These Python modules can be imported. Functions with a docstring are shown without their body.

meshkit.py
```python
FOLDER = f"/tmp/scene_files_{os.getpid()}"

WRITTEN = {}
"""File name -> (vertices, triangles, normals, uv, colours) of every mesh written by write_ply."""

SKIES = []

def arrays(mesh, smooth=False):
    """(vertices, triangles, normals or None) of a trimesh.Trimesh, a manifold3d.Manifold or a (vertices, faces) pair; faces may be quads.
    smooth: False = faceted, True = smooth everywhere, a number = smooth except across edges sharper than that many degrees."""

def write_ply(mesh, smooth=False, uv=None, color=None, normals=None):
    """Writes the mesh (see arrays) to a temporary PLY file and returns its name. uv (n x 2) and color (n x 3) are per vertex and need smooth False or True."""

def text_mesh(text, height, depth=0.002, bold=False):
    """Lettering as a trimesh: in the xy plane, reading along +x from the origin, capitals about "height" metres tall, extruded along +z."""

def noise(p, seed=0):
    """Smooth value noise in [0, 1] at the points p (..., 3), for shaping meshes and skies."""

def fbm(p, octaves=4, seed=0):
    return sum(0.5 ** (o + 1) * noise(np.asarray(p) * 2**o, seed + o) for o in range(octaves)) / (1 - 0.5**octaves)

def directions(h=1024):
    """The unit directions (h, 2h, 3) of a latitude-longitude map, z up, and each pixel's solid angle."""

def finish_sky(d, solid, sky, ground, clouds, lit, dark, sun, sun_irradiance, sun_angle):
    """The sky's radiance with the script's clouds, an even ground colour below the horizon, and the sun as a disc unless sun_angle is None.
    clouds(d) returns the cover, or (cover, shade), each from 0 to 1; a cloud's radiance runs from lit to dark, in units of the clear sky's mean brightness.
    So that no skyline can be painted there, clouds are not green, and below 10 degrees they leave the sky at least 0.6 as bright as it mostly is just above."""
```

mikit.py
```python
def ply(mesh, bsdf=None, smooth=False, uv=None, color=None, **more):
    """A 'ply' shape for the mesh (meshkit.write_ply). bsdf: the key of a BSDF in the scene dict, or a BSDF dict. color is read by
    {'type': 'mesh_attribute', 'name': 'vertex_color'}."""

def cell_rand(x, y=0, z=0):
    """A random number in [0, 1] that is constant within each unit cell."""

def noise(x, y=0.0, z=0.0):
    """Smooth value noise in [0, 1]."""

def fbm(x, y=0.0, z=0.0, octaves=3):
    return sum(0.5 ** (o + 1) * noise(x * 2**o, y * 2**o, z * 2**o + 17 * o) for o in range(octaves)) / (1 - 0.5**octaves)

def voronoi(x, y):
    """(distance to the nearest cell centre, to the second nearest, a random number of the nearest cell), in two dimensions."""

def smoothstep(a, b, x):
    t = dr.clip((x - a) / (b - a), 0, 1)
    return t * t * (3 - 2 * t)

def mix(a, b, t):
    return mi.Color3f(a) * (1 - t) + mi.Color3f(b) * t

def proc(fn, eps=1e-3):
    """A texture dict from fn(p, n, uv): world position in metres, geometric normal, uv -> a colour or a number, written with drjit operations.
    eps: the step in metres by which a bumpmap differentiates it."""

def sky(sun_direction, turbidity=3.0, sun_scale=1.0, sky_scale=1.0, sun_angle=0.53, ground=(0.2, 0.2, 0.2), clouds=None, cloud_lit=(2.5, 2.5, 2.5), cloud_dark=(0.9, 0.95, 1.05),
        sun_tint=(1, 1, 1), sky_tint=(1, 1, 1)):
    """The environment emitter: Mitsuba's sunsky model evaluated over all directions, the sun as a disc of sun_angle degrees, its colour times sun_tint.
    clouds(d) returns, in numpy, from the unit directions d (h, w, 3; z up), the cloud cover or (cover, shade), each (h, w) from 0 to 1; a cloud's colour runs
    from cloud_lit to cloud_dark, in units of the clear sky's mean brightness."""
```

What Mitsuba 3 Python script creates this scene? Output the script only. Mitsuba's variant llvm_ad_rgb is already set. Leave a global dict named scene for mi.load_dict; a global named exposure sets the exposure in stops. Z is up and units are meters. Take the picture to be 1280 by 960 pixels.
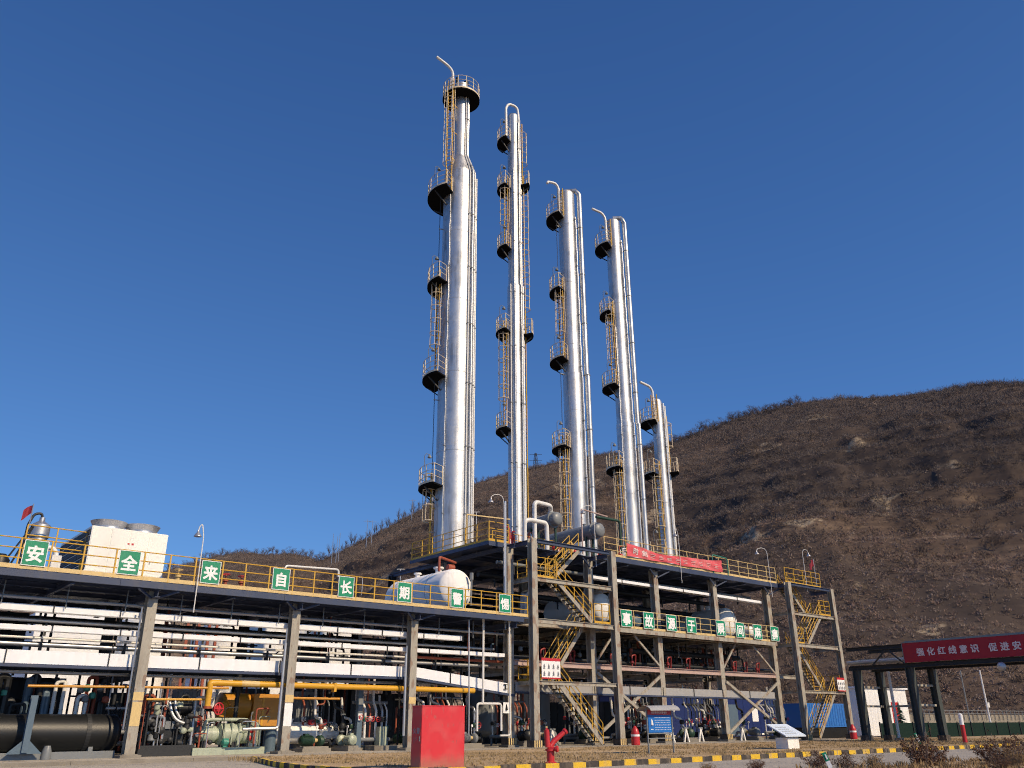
import math, random
import numpy as np, trimesh, shapely
import drjit as dr
import mitsuba as mi
import mikit, meshkit
from mikit import proc, noise, fbm, voronoi, cell_rand, smoothstep, mix

T = mi.ScalarTransform4f
R = math.radians
random.seed(7)
rng = np.random.default_rng(7)
scene, labels = {}, {}

# ---------------------------------------------------------------- camera, sky, exposure
EYE = np.array([0.0, 0.0, 0.965])
FWD, UP = np.array([0.595015, 0.707895, 0.380581]), np.array([-0.239405, -0.295924, 0.924724])
scene['camera'] = {'type': 'perspective', 'fov': 63.272, 'fov_axis': 'x', 'near_clip': 0.1, 'far_clip': 6000.0,
                   'to_world': T().look_at(origin=EYE.tolist(), target=(EYE + FWD).tolist(), up=UP.tolist())}
SUN_EL, SUN_AZ = R(35), R(-77)
SUN = [math.cos(SUN_AZ) * math.cos(SUN_EL), math.sin(SUN_AZ) * math.cos(SUN_EL), math.sin(SUN_EL)]
scene['sky'] = mikit.sky(SUN, turbidity=2.4, ground=(0.16, 0.13, 0.10), sky_tint=(0.61, 0.95, 1.44), sun_tint=(1.0, 0.985, 0.955))
exposure = 1.42

# ---------------------------------------------------------------- materials
def rgb(c): return {'type': 'rgb', 'value': list(c)}
def mat(name, color, rough=0.5, metal=0.0, spec=0.5, bump=None):
    b = {'type': 'principled', 'base_color': color if isinstance(color, dict) else rgb(color), 'roughness': rough, 'metallic': metal, 'specular': spec}
    if bump: b = {'type': 'bumpmap', 'arbitrary': bump[0], 'scale': bump[1], 'bsdf': b}
    scene['m_' + name] = {'type': 'twosided', 'bsdf': b}
    return 'm_' + name
def worn(c, dirt=(0.16, 0.13, 0.10), amount=0.3, k=1.6):
    """A paint that has weathered: broad tone changes and streaks of dust, rust and runs."""
    def fn(p, n, uv):
        a = fbm(p.x * k, p.y * k, p.z * k * 0.5, octaves=3)
        s = fbm(p.x * 9, p.y * 9, p.z * 1.2, octaves=2)
        t = smoothstep(0.45, 0.8, a * 0.6 + s * 0.4) * amount
        return mix(c, dirt, t) * (0.88 + 0.24 * a)
    return proc(fn)

def steel_col(p, n, uv):     # weathered paint with runs, and splashed dirt and rust at the feet
    a = fbm(p.x * 1.6, p.y * 1.6, p.z * 0.8, octaves=3); s = fbm(p.x * 9, p.y * 9, p.z * 1.0, octaves=3)
    col = mix((0.375, 0.35, 0.295), (0.17, 0.13, 0.095), smoothstep(0.45, 0.8, a * 0.55 + s * 0.45) * 0.65) * (0.88 + 0.24 * a)
    rust = smoothstep(0.56, 0.68, fbm(p.x * 5 + 3, p.y * 5, p.z * 2.2, octaves=3)) * 0.55
    col = mix(col, (0.20, 0.085, 0.04), rust)
    return mix(col, (0.20, 0.155, 0.11), smoothstep(1.0, 0.1, p.z + 0.8 * s) * 0.6)
BEIGE = mat('beige_steel', proc(steel_col), 0.6)
PINK = mat('pink_steel', worn((0.46, 0.34, 0.30), (0.25, 0.16, 0.12), 0.5), 0.55)
NAVY = mat('navy_steel', worn((0.040, 0.058, 0.115), (0.11, 0.10, 0.09), 0.35), 0.5)
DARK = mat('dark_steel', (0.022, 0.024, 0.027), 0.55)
SOOT = mat('black_paint', (0.010, 0.011, 0.012), 0.45)
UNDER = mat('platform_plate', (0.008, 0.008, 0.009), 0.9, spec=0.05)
CAGE = mat('cage_paint', worn((0.72, 0.60, 0.42), (0.45, 0.30, 0.15), 0.4, 3.0), 0.5)
GTRAY = mat('grey_tray', worn((0.36, 0.36, 0.36), (0.25, 0.24, 0.22), 0.35, 1.0), 0.5)
YELLOW = mat('yellow_paint', worn((0.62, 0.36, 0.035), (0.34, 0.20, 0.08), 0.5, 3.0), 0.5)
PALEY = mat('pale_yellow_paint', worn((0.68, 0.50, 0.22), (0.35, 0.24, 0.12), 0.5, 3.0), 0.5)
ORANGE = mat('orange_paint', (0.55, 0.25, 0.03), 0.4)
GAS = mat('gas_yellow_paint', (0.68, 0.36, 0.03), 0.35)
TRAY = mat('galvanised_sheet', worn((0.86, 0.87, 0.90), (0.60, 0.57, 0.53), 0.25, 1.0), 0.45, 0.0)
WHITE = mat('white_paint', worn((0.84, 0.83, 0.79), (0.55, 0.48, 0.38), 0.25, 1.2), 0.4)
TANKW = mat('tank_white', worn((0.88, 0.865, 0.83), (0.52, 0.44, 0.35), 0.4, 1.0), 0.75, spec=0.2)
CREAM = mat('cream_panel', worn((0.90, 0.885, 0.82), (0.62, 0.54, 0.42), 0.22, 0.8), 0.5)
GREY = mat('grey_paint', worn((0.20, 0.215, 0.225), (0.15, 0.13, 0.11), 0.3), 0.4)
PIPEW = mat('white_pipe_paint', (0.74, 0.73, 0.70), 0.35)
GALV = mat('galvanised_pipe', (0.50, 0.51, 0.53), 0.38, 0.7)
RED = mat('red_paint', (0.52, 0.03, 0.035), 0.35)
def cabinet_col(p, n, uv):   # sun-faded red with dust thrown up at the foot and a few scuffs
    a = fbm(p.x * 2, p.y * 2, p.z * 2, octaves=3); s = fbm(p.x * 22, p.y * 22, p.z * 5, octaves=3)
    col = mix((0.66, 0.038, 0.046), (0.66, 0.085, 0.085), smoothstep(0.4, 0.75, a))
    col = mix(col, (0.33, 0.20, 0.14), smoothstep(0.36, 0.0, p.z + 0.25 * (s - 0.5)) * 0.6)
    return mix(col, (0.42, 0.13, 0.11), smoothstep(0.66, 0.72, s) * 0.5)
REDBOX = mat('red_cabinet_paint', proc(cabinet_col), 0.38)
RUST = mat('primer_red_paint', (0.32, 0.075, 0.04), 0.55)
GREENM = mat('machine_green_paint', worn((0.42, 0.47, 0.36), (0.16, 0.16, 0.12), 0.5, 3.0), 0.4)
TEAL = mat('teal_paint', (0.05, 0.26, 0.19), 0.4)
DGREEN = mat('dark_green_paint', (0.02, 0.055, 0.035), 0.45)
BLUEP = mat('blue_paint', worn((0.03, 0.16, 0.50), (0.05, 0.10, 0.25), 0.3, 0.7), 0.45)
BLUED = mat('shaded_blue_sheet', (0.010, 0.024, 0.12), 0.5)  # blue sheet with the shade on the shed wall put into its colour
FENCE = mat('fence_sheet', (0.007, 0.024, 0.018), 0.6, spec=0.2)
PANEL = mat('brushed_panel', (0.62, 0.70, 0.78), 0.35)
SLATE = mat('slate_blue_paint', (0.10, 0.15, 0.20), 0.45)
SIGN = mat('sign_green', worn((0.0, 0.255, 0.125), (0.07, 0.24, 0.15), 0.4, 2.5), 0.5)
SIGNW = mat('sign_white', (0.86, 0.86, 0.86), 0.5)
BLUEB = mat('board_blue', (0.02, 0.15, 0.50), 0.4)
BANNER = mat('banner_cloth', worn((0.66, 0.10, 0.125), (0.62, 0.25, 0.24), 0.6, 1.5), 0.85)
BANNERD = mat('banner_red', (0.36, 0.012, 0.025), 0.6)
LETTER = mat('banner_letter', (0.72, 0.60, 0.58), 0.7)
FLAG = mat('flag_cloth', (0.30, 0.03, 0.05), 0.8)
FADED = mat('faded_letter', (0.42, 0.26, 0.25), 0.6)
RUBBER = mat('rubber', (0.02, 0.02, 0.02), 0.8)
KY = mat('kerb_yellow', worn((0.72, 0.46, 0.03), (0.33, 0.26, 0.18), 0.85, 6.0), 0.75)
KB = mat('kerb_black', worn((0.055, 0.048, 0.044), (0.24, 0.19, 0.14), 0.8, 6.0), 0.8)
TREEB = mat('bare_branch', (0.125, 0.098, 0.082), 0.9, spec=0.1)
VRED = mat('valve_red', (0.26, 0.03, 0.03), 0.45)
LEAFBR = mat('dry_leaf', (0.13, 0.070, 0.045), 0.9, spec=0.1)
LEAFST = mat('straw_leaf', (0.27, 0.185, 0.10), 0.9, spec=0.1)
TWIG = mat('twig', (0.27, 0.213, 0.182), 0.9, spec=0.1)
TWIGD = mat('dark_twig', (0.172, 0.142, 0.128), 0.9, spec=0.1)
TWIGR = mat('reddish_twig', (0.26, 0.18, 0.148), 0.9, spec=0.1)
STRAW = mat('dry_grass_blade', (0.36, 0.265, 0.145), 0.9, spec=0.1)

def clad_rough(p, n, uv):   # aluminium cladding: each sheet with its own sheen
    return 0.39 + 0.07 * cell_rand(dr.floor(p.z / 1.2), 3) + 0.08 * fbm(p.x * 3, p.y * 3, p.z * 1.5)
def clad_col(p, n, uv):
    k = 0.60 + 0.06 * cell_rand(dr.floor(p.z / 1.2), 9)
    s = smoothstep(0.50, 0.8, fbm(p.x * 7, p.y * 7, p.z * 0.35, octaves=4)) * 0.26 + 0.10 * smoothstep(0.5, 0.7, fbm(p.x * 2, p.y * 2, p.z * 1.1))
    return mi.Color3f(0.97, 0.985, 1.0) * (k - s)
CLAD = mat('aluminium_cladding', proc(clad_col), proc(clad_rough), 0.88, bump=None)

def soil_col(p, n, uv):
    a = fbm(p.x * 0.35, p.y * 0.35, octaves=4); b = fbm(p.x * 5, p.y * 5, octaves=3); c = noise(p.x * 38, p.y * 38)
    col = mix((0.23, 0.165, 0.10), (0.40, 0.30, 0.185), a * 0.7 + b * 0.3)
    return mix(col, (0.10, 0.072, 0.048), smoothstep(0.60, 0.78, b * 0.55 + c * 0.45) * 0.7)
def soil_bump(p, n, uv): return fbm(p.x * 9, p.y * 9, octaves=4)
SOIL = mat('dry_soil', proc(soil_col), 0.95, spec=0.1, bump=(proc(soil_bump, 0.01), 0.03))
def conc_col(p, n, uv):
    a = fbm(p.x * 0.4, p.y * 0.4, octaves=4); b = fbm(p.x * 7, p.y * 7, octaves=3)
    jx = dr.abs(p.x / 4 - dr.round(p.x / 4)) * 4; jy = dr.abs(p.y / 4 - dr.round(p.y / 4)) * 4
    col = mix((0.20, 0.18, 0.15), (0.34, 0.31, 0.26), a * 0.65 + b * 0.35)
    col = mix(col, (0.13, 0.11, 0.09), smoothstep(0.58, 0.75, fbm(p.x * 0.9 + 7, p.y * 0.9, octaves=3)) * 0.55)
    return dr.select(dr.minimum(jx, jy) < 0.012, col * 0.45, col)
CONC = mat('concrete', proc(conc_col), 0.85, spec=0.2)
def road_col(p, n, uv):
    a = fbm(p.x * 0.3, p.y * 0.8, octaves=4); c = noise(p.x * 60, p.y * 60)
    col = mix((0.19, 0.175, 0.155), (0.31, 0.285, 0.25), a * 0.75 + c * 0.25)
    d, e, w = voronoi(p.x * 0.45 + 0.6 * fbm(p.x, p.y), p.y * 0.45 + 0.6 * fbm(p.x + 9, p.y))
    return dr.select(e - d < 0.012, col * 0.5, col)
ROAD = mat('worn_road', proc(road_col), 0.9, spec=0.2)
def hill_col(p, n, uv):
    big = fbm(p.x * 0.016, p.y * 0.016, p.z * 0.03, octaves=4)
    mid = fbm(p.x * 0.10, p.y * 0.10, p.z * 0.28, octaves=4)
    fine = fbm(p.x * 0.8, p.y * 0.8, p.z * 1.2, octaves=3)
    st = fbm(p.x * 0.03, p.y * 0.03, p.z * 0.8, octaves=3)     # terraces follow the contour
    col = mix((0.054, 0.041, 0.036), (0.142, 0.103, 0.081), mid * 0.6 + fine * 0.4)
    col = mix(col, (0.185, 0.135, 0.099), smoothstep(0.50, 0.70, st * 0.55 + mid * 0.45) * 0.8)
    col = mix(col, (0.060, 0.050, 0.047), smoothstep(0.48, 0.62, big) * 0.65)
    bare = smoothstep(0.655, 0.70, fbm(p.x * 0.075 + 31, p.y * 0.075, p.z * 0.055, octaves=3)) * smoothstep(0.30, 0.55, fine)
    return mix(col, (0.42, 0.335, 0.235), bare * 0.85)
HILL = mat('hillside', proc(hill_col), 0.95, spec=0.05)
def corr_bump(p, n, uv): return dr.sin(p.x * 2 * math.pi / 0.25) * 0.5 + 0.5
CORR = mat('white_corrugated_sheet', worn((0.80, 0.80, 0.79), (0.5, 0.46, 0.4), 0.25, 0.4), 0.5)

# ---------------------------------------------------------------- mesh helpers
class M:
    """Collects boxes, bars, tubes and lathes; put() makes them one mesh."""
    def __init__(s): s.v, s.f, s.n = [], [], 0
    def add(s, v, f):
        s.v.append(np.asarray(v, float)); s.f.append(np.asarray(f, int) + s.n); s.n += len(v); return s
    def mesh(s): return np.vstack(s.v), np.vstack(s.f)
    def box(s, x0, x1, y0, y1, z0, z1):
        v = np.array([[x, y, z] for x in (x0, x1) for y in (y0, y1) for z in (z0, z1)], float)
        return s.add(v, BOXF)
    def bar(s, p, q, w, h=None, up=(0, 0, 1)):
        p, q = np.asarray(p, float), np.asarray(q, float); h = h or w
        d = (q - p) / np.linalg.norm(q - p); up = np.asarray(up, float)
        if abs(d @ up) > 0.98: up = np.array([0, 1.0, 0])
        a = np.cross(d, up); a /= np.linalg.norm(a); b = np.cross(a, d)
        v = [e + a * i * w / 2 + b * j * h / 2 for e in (p, q) for i in (-1, 1) for j in (-1, 1)]
        return s.add(v, BOXF)
    def tube(s, pts, r, n=8, bend=0.0, k=5, caps=True):
        p = np.asarray(pts, float)
        if bend: p = rounded(p, bend, k)
        r = np.broadcast_to(np.asarray(r, float), (len(p),))
        t = np.gradient(p, axis=0); t /= np.linalg.norm(t, axis=1, keepdims=True) + 1e-12
        ref = np.array([0.31, 0.47, 0.83]) if abs(t[0, 2]) > 0.9 else np.array([0, 0, 1.0])
        a = np.cross(t[0], ref); a /= np.linalg.norm(a); V = []
        ang = np.arange(n) * 2 * np.pi / n
        for i in range(len(p)):
            a = a - t[i] * (a @ t[i]); a /= np.linalg.norm(a); b = np.cross(t[i], a)
            V.append(p[i] + r[i] * (np.cos(ang)[:, None] * a + np.sin(ang)[:, None] * b))
        return s._rings(V, n, caps)
    def _rings(s, V, n, caps, close=False):
        m = len(V); F = []
        i, j = np.meshgrid(np.arange(m - 1), np.arange(n), indexing='ij')
        q = np.stack([i * n + j, i * n + (j + 1) % n, (i + 1) * n + (j + 1) % n, (i + 1) * n + j], -1).reshape(-1, 4)
        F = [q[:, [0, 1, 2]], q[:, [0, 2, 3]]]; V = np.vstack(V)
        if caps:
            c = len(V); V = np.vstack([V, V[:n].mean(0), V[-n:].mean(0)]); k = np.arange(n)
            F += [np.stack([(k + 1) % n, k, k * 0 + c], 1), np.stack([(m - 1) * n + k, (m - 1) * n + (k + 1) % n, k * 0 + c + 1], 1)]
        return s.add(V, np.vstack(F))
    def lathe(s, prof, o=(0, 0, 0), axis=(0, 0, 1), n=24, caps=True):
        """prof: (radius, distance along the axis)."""
        ax = np.asarray(axis, float); ax /= np.linalg.norm(ax)
        a = np.cross(ax, [0, 0, 1.0] if abs(ax[2]) < 0.9 else [1.0, 0, 0]); a /= np.linalg.norm(a); b = np.cross(ax, a)
        ang = np.arange(n) * 2 * np.pi / n
        ring = np.cos(ang)[:, None] * a + np.sin(ang)[:, None] * b
        return s._rings([np.asarray(o, float) + ax * h + ring * r for r, h in prof], n, caps)
    def torus(s, o, axis, r, rr, n=16, k=5):
        ax = np.asarray(axis, float); ax /= np.linalg.norm(ax)
        a = np.cross(ax, [0, 0, 1.0] if abs(ax[2]) < 0.9 else [1.0, 0, 0]); a /= np.linalg.norm(a); b = np.cross(ax, a)
        t = np.arange(n + 1) * 2 * np.pi / n
        return s.tube(np.asarray(o) + r * (np.cos(t)[:, None] * a + np.sin(t)[:, None] * b), rr, k, caps=False)
    def sector(s, o, r0, r1, a0, a1, z0, z1, n=14):
        V = []
        for t in np.linspace(a0, a1, n):
            c = np.array([math.cos(t), math.sin(t), 0])
            V.append(np.array([o + c * r0 + [0, 0, z0], o + c * r1 + [0, 0, z0], o + c * r1 + [0, 0, z1], o + c * r0 + [0, 0, z1]]))
        return s._rings(V, 4, True)
    def arc(s, o, r, a0, a1, z, rr, n=14, k=5):
        t = np.linspace(a0, a1, n)
        return s.tube(np.stack([o[0] + r * np.cos(t), o[1] + r * np.sin(t), t * 0 + z], 1), rr, k)
BOXF = np.array([[0, 1, 3], [0, 3, 2], [4, 6, 7], [4, 7, 5], [0, 4, 5], [0, 5, 1], [2, 3, 7], [2, 7, 6], [0, 2, 6], [0, 6, 4], [1, 5, 7], [1, 7, 3]])

def rounded(p, R_, k=5):
    out = [p[0]]
    for i in range(1, len(p) - 1):
        a, b = p[i - 1] - p[i], p[i + 1] - p[i]; la, lb = np.linalg.norm(a), np.linalg.norm(b)
        r = min(R_, la * 0.49, lb * 0.49); A, B = p[i] + a / la * r, p[i] + b / lb * r
        for t in np.linspace(0, 1, k): out.append((1 - t) ** 2 * A + 2 * t * (1 - t) * p[i] + t * t * B)
    out.append(p[-1]); return np.array(out)

used = {}
def key(k):
    n = used.get(k, 0); used[k] = n + 1
    return k if n == 0 else f'{k}_{n:03d}'
def put(k, m, material, smooth=False):
    k = key(k)
    scene[k] = mikit.ply(m.mesh() if isinstance(m, M) else m, material, smooth)
    return k
def thing(k, label, cat, group=None, kind=None):
    k = key(k); labels[k] = {'label': label, 'category': cat}
    if group: labels[k]['group'] = group
    if kind: labels[k]['kind'] = kind
    return k
def tag(k, label, cat, group=None, kind=None):
    labels[k] = {'label': label, 'category': cat}
    if group: labels[k]['group'] = group
    if kind: labels[k]['kind'] = kind
    return k
def struct(k, m, material, smooth=False, label=None):
    k = put(k, m, material, smooth); labels[k] = {'kind': 'structure'}
    if label: labels[k]['label'] = label
    return k
def stuff(k, label=None):
    labels.setdefault(k, {})['kind'] = 'stuff'
    if label: labels[k]['label'] = label
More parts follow.
